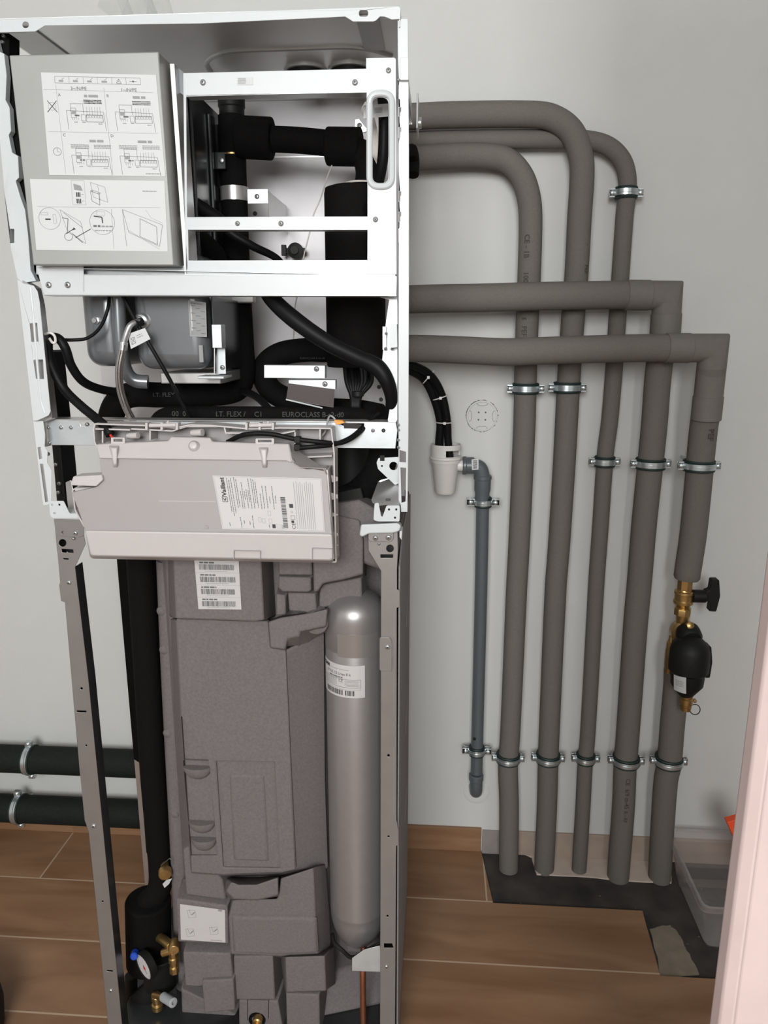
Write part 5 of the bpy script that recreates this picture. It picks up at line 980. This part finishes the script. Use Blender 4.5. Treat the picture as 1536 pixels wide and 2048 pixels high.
a, b = P(326, 1993, .062), P(347, 2006, .038); mb = MB(); L_ = (b-a).length; mb.lathe(a, (b-a), [(.007, 0), (.0095, .002), (.0095, L_-.001), (.008, L_), (.004, L_), (.004, L_-.006), (.001, L_-.006)], 'grey_plastic', 20); build('grey_spout', mb, vg, label='pale grey plastic spout')
# ------------------------------------------------------------------ hanging white control box
cx_ = thing('control_box', 'white plastic control box hanging open across the middle of the cabinet, type label on it', 'control box', P(420, 1118, -.03))
WP = 'white_plastic'
out_ = [(187, 858), (190, 848), (285, 851), (350, 856), (380, 850), (420, 851), (500, 858), (560, 856), (662, 857), (668, 905), (669, 1000), (672, 1124), (660, 1124), (181, 1114), (172, 1060), (150, 1020), (145, 980), (205, 948), (200, 910), (189, 884)]
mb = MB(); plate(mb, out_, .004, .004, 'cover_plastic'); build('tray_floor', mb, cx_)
def wall_seg(mb, a, b, Y0, Y1, th=1.6, m=WP):
    A_, B_ = P(*a, Y0), P(*b, Y0); n_ = (B_-A_).cross(DY).normalized()*.0012; mb.prism([A_-n_, B_-n_, B_+n_, A_+n_], DY*(Y1-Y0), m)
mb = MB(); ring = out_
for a, b in zip(ring, ring[1:]+ring[:1]): wall_seg(mb, a, b, -.030, .005)
build('tray_rim', mb, cx_, .0003)
mb = MB()
for a, b in (((190, 858), (260, 860)), ((262, 858), (345, 862)), ((345, 862), (372, 853)), ((372, 853), (448, 853)), ((448, 853), (452, 868)), ((452, 866), (560, 868)), ((560, 868), (590, 862)), ((590, 864), (590, 895)), ((600, 915), (664, 912)), ((640, 858), (640, 885)), ((205, 862), (205, 886)), ((300, 860), (300, 880))): wall_seg(mb, a, b, -.028, .004)
build('tray_ribs', mb, cx_, .0003)
for x0, x1, y in ((291, 356, 851), (491, 548, 851)):
    mb = MB(); mb.tube(P3([(x0+8, y, -.034), (x1-4, y-1, -.034)]), R(4.2, P(x0, y, -.03)), WP, 12, smooth=False); 
    for xx in (x0+2, (x0+x1)/2, x1-2): mb.prism(pl([(xx-3, y-5), (xx+2, y-5), (xx+2, y+9), (xx-3, y+9)], -.036), DY*.014, WP)
    mb.tube(P3([(x0+45, y-9, -.034), (x0+45, y-3, -.034)]), .0018, WP, 8, smooth=False); build('hinge', mb, cx_, .0005)
for x, y, r in ((384, 866, 9), (256, 872, 8)):
    c = P(x, y, -.02); mb = MB(); mb.lathe(c, (1, -.3, .1), [(.001, -.002), (R(r, c)*.7, 0), (R(r, c)*.8, .004), (R(r, c)*.8, .02)], WP, 20); build('peg', mb, cx_)
# cover: upper band, sunken panel, lower band, all one hinged lid
def fr(f3, dY, m=WP): return MB().frustum([P(*q) for q in f3], [P(*q)+DY*dY for q in f3], m)
build('box_shell', plate(MB(), [(208, 925), (590, 925), (612, 942), (650, 940), (666, 1116), (184, 1110), (174, 1060), (152, 1000), (148, 976), (196, 974), (208, 958)], -.046, .046, WP), cx_, .002)
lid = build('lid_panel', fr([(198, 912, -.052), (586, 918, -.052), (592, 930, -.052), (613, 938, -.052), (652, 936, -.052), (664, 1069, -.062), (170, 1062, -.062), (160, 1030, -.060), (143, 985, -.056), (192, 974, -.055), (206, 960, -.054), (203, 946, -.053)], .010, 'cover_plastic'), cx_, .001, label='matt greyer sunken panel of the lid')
ub = build('lid_upper_band', fr([(191, 889, -.040), (230, 886, -.040), (293, 884, -.040), (336, 882, -.040), (341, 874, -.038), (420, 876, -.038), (424, 884, -.040), (578, 888, -.040), (580, 899, -.046), (584, 926, -.058), (572, 922, -.058), (198, 917, -.058)], .012), cx_, .002)
build('lid_corner', fr([(578, 890, -.040), (584, 926, -.060), (600, 936, -.060), (646, 938, -.060), (652, 950, -.060), (657, 948, -.05), (652, 934, -.040), (613, 933, -.040), (590, 922, -.040)], .012), cx_, .0015)
lb = build('lid_lower_band', MB().frustum(P3([(170, 1061, -.070), (664, 1068, -.070), (667, 1117, -.066), (660, 1121, -.064), (186, 1112, -.064), (181, 1108, -.066)]), P3([(170, 1058, -.03), (664, 1065, -.03), (668, 1124, -.03), (660, 1126, -.03), (184, 1118, -.03), (179, 1112, -.03)]), WP), cx_, .003, seg=3)
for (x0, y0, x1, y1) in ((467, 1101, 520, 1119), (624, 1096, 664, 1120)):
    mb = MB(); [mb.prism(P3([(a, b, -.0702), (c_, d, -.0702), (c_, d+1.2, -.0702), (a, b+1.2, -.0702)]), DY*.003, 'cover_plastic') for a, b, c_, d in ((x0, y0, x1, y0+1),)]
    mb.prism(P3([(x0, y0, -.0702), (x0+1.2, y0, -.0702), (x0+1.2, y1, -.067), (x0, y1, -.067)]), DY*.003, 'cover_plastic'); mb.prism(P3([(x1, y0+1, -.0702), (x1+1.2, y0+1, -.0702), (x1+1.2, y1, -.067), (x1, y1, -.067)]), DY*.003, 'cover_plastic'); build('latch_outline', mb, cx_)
build('lid_ear', fr([(146, 953, -.062), (203, 950, -.060), (206, 960, -.060), (192, 973, -.062), (140, 971, -.062)], .03), cx_, .0015)
build('lid_side', MB().frustum(P3([(656, 940, -.052), (668, 1118, -.060), (674, 1118, -.004), (664, 930, -.004)]), [q_+Vector((-.003, 0, 0)) for q_ in P3([(656, 940, -.052), (668, 1118, -.060), (674, 1118, -.004), (664, 930, -.004)])], WP), cx_, .0005)
for (y0, y1) in ((950, 965), (985, 1000), (1024, 1034), (1062, 1075), (1085, 1095), (1104, 1114)):
    mb = MB(); mb.frustum(P3([(662, y0, -.03), (676, y0+4, -.02), (676, y1-3, -.02), (664, y1, -.03)]), P3([(662, y0, -.01), (674, y0+4, -.01), (674, y1-3, -.01), (664, y1, -.01)]), WP); build('side_catch', mb, cx_, .0006)
for x, y0, y1, w0, w1 in ((228, 890, 936, 12, 5), (527, 893, 937, 12, 5)):
    mb = MB(); mb.frustum(P3([(x-w0, y0, -.040), (x+w0, y0, -.040), (x+w1+3, y1, -.052), (x-w1+3, y1, -.052)]), P3([(x-w0*.5, y0+6, -.058), (x+w0*.5, y0+6, -.058), (x+w1, y1-8, -.062), (x-w1+4, y1-8, -.062)]), WP); build('lid_rib', mb, cx_, .002)
c = P(389, 893, -.044); mb = MB(); mb.lathe(c, (0, -1, .4), [(R(12, c), -.008), (R(11, c), .004), (R(7, c), .008), (.001, .009)], WP, 24); build('lid_dome', mb, cx_)
for (x0, y0, x1, y1) in ((511, 877, 548, 886), (222, 875, 250, 885)):
    mb = MB(); mb.prism(pl(rpoly(rect(x0, y0, x1, y1+3), 2), -.042), DY*.004, WP, [pl(rect(x0+5, y0+2.5, x1-5, y1-1.5), -.042)]); build('lid_loop', mb, cx_, .0004)
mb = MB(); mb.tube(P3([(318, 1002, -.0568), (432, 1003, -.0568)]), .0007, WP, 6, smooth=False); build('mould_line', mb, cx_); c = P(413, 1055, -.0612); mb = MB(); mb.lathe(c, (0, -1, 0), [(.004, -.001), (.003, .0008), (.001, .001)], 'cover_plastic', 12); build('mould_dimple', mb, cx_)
# type label, turned a quarter turn: text reads upwards
lf = flat(P(425, 951, -.0538), P(643, 957, -.0540), P(650, 1064, -.0622), P(445, 1058, -.0618))
s = Sheet(lf, 222, 110, 'paper_dim'); RT = math.pi/2
s.text('Vaillant', 22, 41, 9.5, 'ink', rot=RT, bold=.035); s.frame(12, 43, 22.5, 53, 1.1, 'ink'); s.path([(14, 45), (17, 51), (20, 45)], 1.4, 'ink'); s.line(14.5, 49, 20.5, 49, .8, 'ink')
for u, v0, v1 in ((27, 4, 74), (31, 8, 82), (35.5, 4, 76), (42, 2, 66), (46, 6, 64), (52, 30, 66), (56, 12, 66), (60, 30, 48), (64, 26, 66), (68, 28, 52), (71, 4, 66), (77, 4, 66), (81, 6, 54), (85, 10, 64), (92, 34, 66), (98, 18, 66), (105, 18, 64), (111, 40, 54), (118, 18, 66), (123, 38, 54), (43, 84, 106), (50, 90, 98), (62, 92, 100), (69, 80, 106), (103, 98, 106), (18, 96, 104)):
    rg = random.Random(int(u*3+v0)); v_ = v0
    while v_ < v1:
        L_ = min(rg.uniform(2.5, 8), v1-v_); s.quad([(u, v_), (u+1.3, v_), (u+1.3, v_+L_), (u, v_+L_)], 'ink_grey'); v_ += L_+.9
for u in (164, 169, 173, 177, 181, 186, 190, 194, 198, 202): s.quad([(u, 6+(u % 7)), (u+.9, 6+(u % 7)), (u+.9, 105), (u, 105)], 'ink_light')
s.bars(134, 40, 144, 104, 'ink', along='v', seed=12, unit=.55); s.text('CE', 160, 106, 8, 'ink', rot=RT); s.frame(152, 78, 160, 86, .7); s.rect(152, 88, 158, 93, 'ink'); s.rect(151, 54, 159, 62, 'ink'); s.circle(155, 70, 2, .6)
for u, v_ in ((82, 84), (90, 86), (104, 86), (104, 70)): s.frame(u, v_, u+6, v_+9, .5, 'ink_light')
s.rect(110, 97, 117, 105, 'ink'); s.frame(120, 97, 128, 105, .4, 'ink_light'); s.path([(130, 98), (136, 100), (130, 102), (136, 104), (130, 106)], .6)
s.frame(2, 2, 220, 108, .4, 'ink_light'); build('type_label', s.mb, cx_, label='white type label printed sideways')
# ------------------------------------------------------------------ cables and hoses
def cable(name, label, pts, r, m='black_cable', ridge=0, cat='cable', seg=12): return build(name, MB().tube(P3(pts), r, m, seg, ridge=ridge), label=label, cat=cat, angle=60)
cable('cable_sleeve', 'wide black fabric cable sleeve sagging from the crossbar to the right side', [(525, 560, .06), (543, 596, .06), (590, 640, .05), (655, 685, .045), (715, 715, .04), (755, 735, .035), (775, 765, .035), (783, 800, .05), (778, 838, .08)], [.0135, .0135, .014, .013, .013, .014, .012, .010, .009], 'black_cable', seg=18)
cable('cable_bundle', 'black cable bundle crossing the left of the service frame opening', [(352, 385, .10), (395, 412, .12), (440, 440, .14), (462, 466, .15), (505, 492, .15), (557, 520, .13), (575, 560, .10)], [.011, .012, .010, .008, .007, .006, .006], seg=16)
o = cable('corrugated_hose', 'corrugated black hose from the left upright down into the white control box', [(96, 680, .02), (97, 705, .02), (108, 742, .02), (130, 780, .02), (160, 810, .01), (190, 835, 0), (212, 855, -.02), (222, 872, -.025)], .0072, ridge=.08, cat='hose', seg=14)
mb = MB().tube(P3([(214, 858, -.022), (224, 875, -.026), (228, 884, -.02)]), .002, 'ink_red', 6); build('red_wire', mb, o, label='thin red wire at the end')
cable('smooth_hose', 'smooth black hose curving behind the corrugated one to the insulated pipe', [(96, 676, .03), (115, 676, .03), (130, 695, .03), (142, 730, .04), (165, 762, .06), (200, 778, .10), (240, 785, .14)], .0075, cat='hose', seg=14)
cable('cable_tie', 'white cable tie holding the hoses at the left upright', [(90, 668, .012), (102, 666, .012), (110, 674, .014), (108, 686, .016), (98, 676, .012)], .0022, 'tie_plastic', cat='cable tie')
cable('thin_cable', 'thin black cable looping across the left lobe of the grey vessel', [(118, 679, .03), (145, 680, .045), (175, 676, .05), (200, 655, .05), (215, 620, .05), (219, 590, .06)], .0028)
o = cable('thin_cable', 'thin black cable with a white tag running diagonally over the grey vessel', [(244, 588, .04), (268, 635, .035), (300, 690, .03), (340, 760, .04), (372, 820, .06), (388, 842, .08)], .0033)
s = Sheet(flat((256, 668), (290, 656), (301, 678), (262, 698), .025), 40, 26, 'paper'); s.frame(4, 9, 12, 20, .8, 'ink_grey'); s.path([(5, 10), (11, 19)], .8); s.path([(11, 10), (5, 19)], .8); s.words(17, 8, 30, 1.5, 'ink_light', 2); s.words(17, 12, 30, 1.5, 'ink_light', 3); build('cable_tag', s.mb, o, label='white tag folded round the cable')
t = thing('braided_hose', 'stainless braided hose with bent fitting in front of the grey vessel', 'hose', P(262, 838, .06))
hp = [(245, 700, .02), (238, 740, .02), (241, 780, .03), (252, 815, .04), (266, 842, .06)]
build('braid', MB().tube(P3([(247, 690, .02)]+hp), R(7.6, P(240, 740, .02)), 'braid', 18), t)
for dx in (-2.6, 2.6): build('stripe', MB().tube(P3([(x+dx, y, Y-.0062) for x, y, Y in [(247, 690, .02)]+hp]), .0009, 'braid_stripe', 6), t)
mb = MB().tube(P3([(247, 684, .02), (246, 700, .02)]), R(8.8, P(247, 690, .02)), 'screw_steel', 18, smooth=False); build('ferrule', mb, t)
mb = MB().tube(P3([(247, 688, .02), (253, 668, .02), (260, 652, .022), (272, 644, .03), (284, 643, .05)]), R(6, P(255, 660, .02)), 'screw_steel', 16); build('bent_tube', mb, t)
mb = MB().tube(P3([(268, 648, .026), (282, 644, .045)]), R(8.5, P(275, 645, .03)), 'black_plastic', 12, smooth=False); build('black_clip', mb, t)
for k, (lab, q_) in enumerate((('upper of two black cables leaving the control box towards the right', [(455, 884, -.02), (490, 869, -.034), (540, 868, -.036), (590, 878, -.036), (640, 884, -.034), (680, 886, -.02), (710, 872, .0), (738, 845, .04), (756, 828, .08)]), ('lower of two black cables leaving the control box towards the right', [(596, 896, -.036), (630, 893, -.036), (670, 888, -.022), (700, 876, -.005), (725, 855, .03), (745, 832, .07)]))): cable('control_cable', lab, q_, .0038)
for x, y in ((592, 878), (592, 892)): pass
mb = MB(); mb.box(*[tuple(v_) for v_ in (P(588, 886, -.040), P(600, 874, -.040)+DY*.014)], 'black_plastic'); mb.box(*[tuple(v_) for v_ in (P(588, 901, -.040), P(600, 889, -.040)+DY*.014)], 'black_plastic'); build('strain_relief', mb, cx_, .001, label='black strain relief clamps')
cable('thin_cable', 'thin grey cable rising from the control box beside an orange plug', [(635, 880, -.02), (650, 864, -.01), (655, 845, 0), (660, 832, .01), (668, 836, .01), (674, 846, .01)], .0016, 'grey_cable')
mb = MB(); mb.prism(P3([(668, 840, .0), (684, 841, .0), (690, 846, .0), (672, 850, .0)]), DY*.010, 'orange_plastic'); build('wire_connector', mb, None, .0006, label='small orange wire connector above the right end of the control box', cat='connector')
cable('thin_cable', 'thin white sensor cable dangling down the back panel through the service frame', [(664, 330, .24), (652, 362, .26), (640, 400, .28), (627, 430, .28), (622, 455, .28), (613, 490, .28), (604, 530, .28), (598, 575, .30), (590, 615, .32), (588, 660, .33), (583, 735, .33)], .0013, 'white_cable')
t = thing('knob_clip', 'black plastic knob clip on the back panel inside the service frame', 'clip', P(590, 510, .40)); c = P(592, 502, .40)
mb = MB(); mb.lathe(c, (0, -1, 0), [(.006, -.02), (.006, 0), (.0155, .001), (.0155, .010), (.008, .012), (.008, .018)], 'black_plastic', 20); build('knob', mb, t); a, b = P(564, 508, .395), P(612, 496, .395); mb = MB().box((a.x, .392, a.z), (b.x, .398, b.z), 'black_plastic'); mb.box((a.x, .388, a.z-.004), (a.x+.010, .394, b.z+.006), 'black_plastic'); build('bar', mb, t, .001)
build('black_hose', MB().tube(P3([(760, 150, .12), (766, 200, .10), (768, 260, .095), (764, 330, .10), (752, 380, .12), (735, 420, .15)]), R(11, P(766, 260, .10)), 'black_cable', 18), label='black hose seen through the oval hand slot', cat='hose')
for k in range(7):
    q_ = [(731+k*.9, 205+k*2, .16), (724+k*3, 222, .15), (738+k*2.2, 245+k, .14), (743+k*2.4, 275+k*3, .13), (745+k*2, 305+k*2, .13), (756+k*.5, 330-k, .14)]
    cable('sensor_wire', 'one of the thin whitish wires bunched behind the oval hand slot', q_, .0015, 'white_cable', seg=8)['group'] = 'whitish wires behind the hand slot'
s = Sheet(flat((727, 211), (777, 207), (776, 233), (727, 237), .072), 50, 26, 'paper'); [s.words(22, 7+k*2.4, 38, 1.1, 'ink_light', k) for k in range(5)]; build('wire_tag', s.mb, None, label='white paper tag wrapped on the wires behind the oval hand slot', cat='tag')
p_ = P(718, 252, .30); mb = MB(); mb.frustum(P3([(709, 238, .30), (718, 236, .30), (738, 262, .30), (722, 267, .30), (708, 262, .30)]), [q_+DY*.003 for q_ in P3([(709, 238, .30), (718, 236, .30), (738, 262, .30), (722, 267, .30), (708, 262, .30)])], 'galvanised'); o = build('lug_plate', mb, cab, .001); screw(cab, 719, 251, .30, 5)
build('insulated_elbow', MB().tube(P3([(372, 470, .12), (392, 482, .14), (412, 496, .16), (430, 516, .18), (436, 560, .2)]), [.020, .022, .021, .020, .020], BF, 20), label='lumpy black foam elbow low at the left of the service frame opening', cat='pipe')
build('lower_hose', MB().tube(P3([(478, 780, .24), (510, 792, .20), (535, 815, .17), (545, 835, .16)]), .007, 'black_cable', 12), label='thin black hose slanting down between the black pipes above the control box', cat='hose')
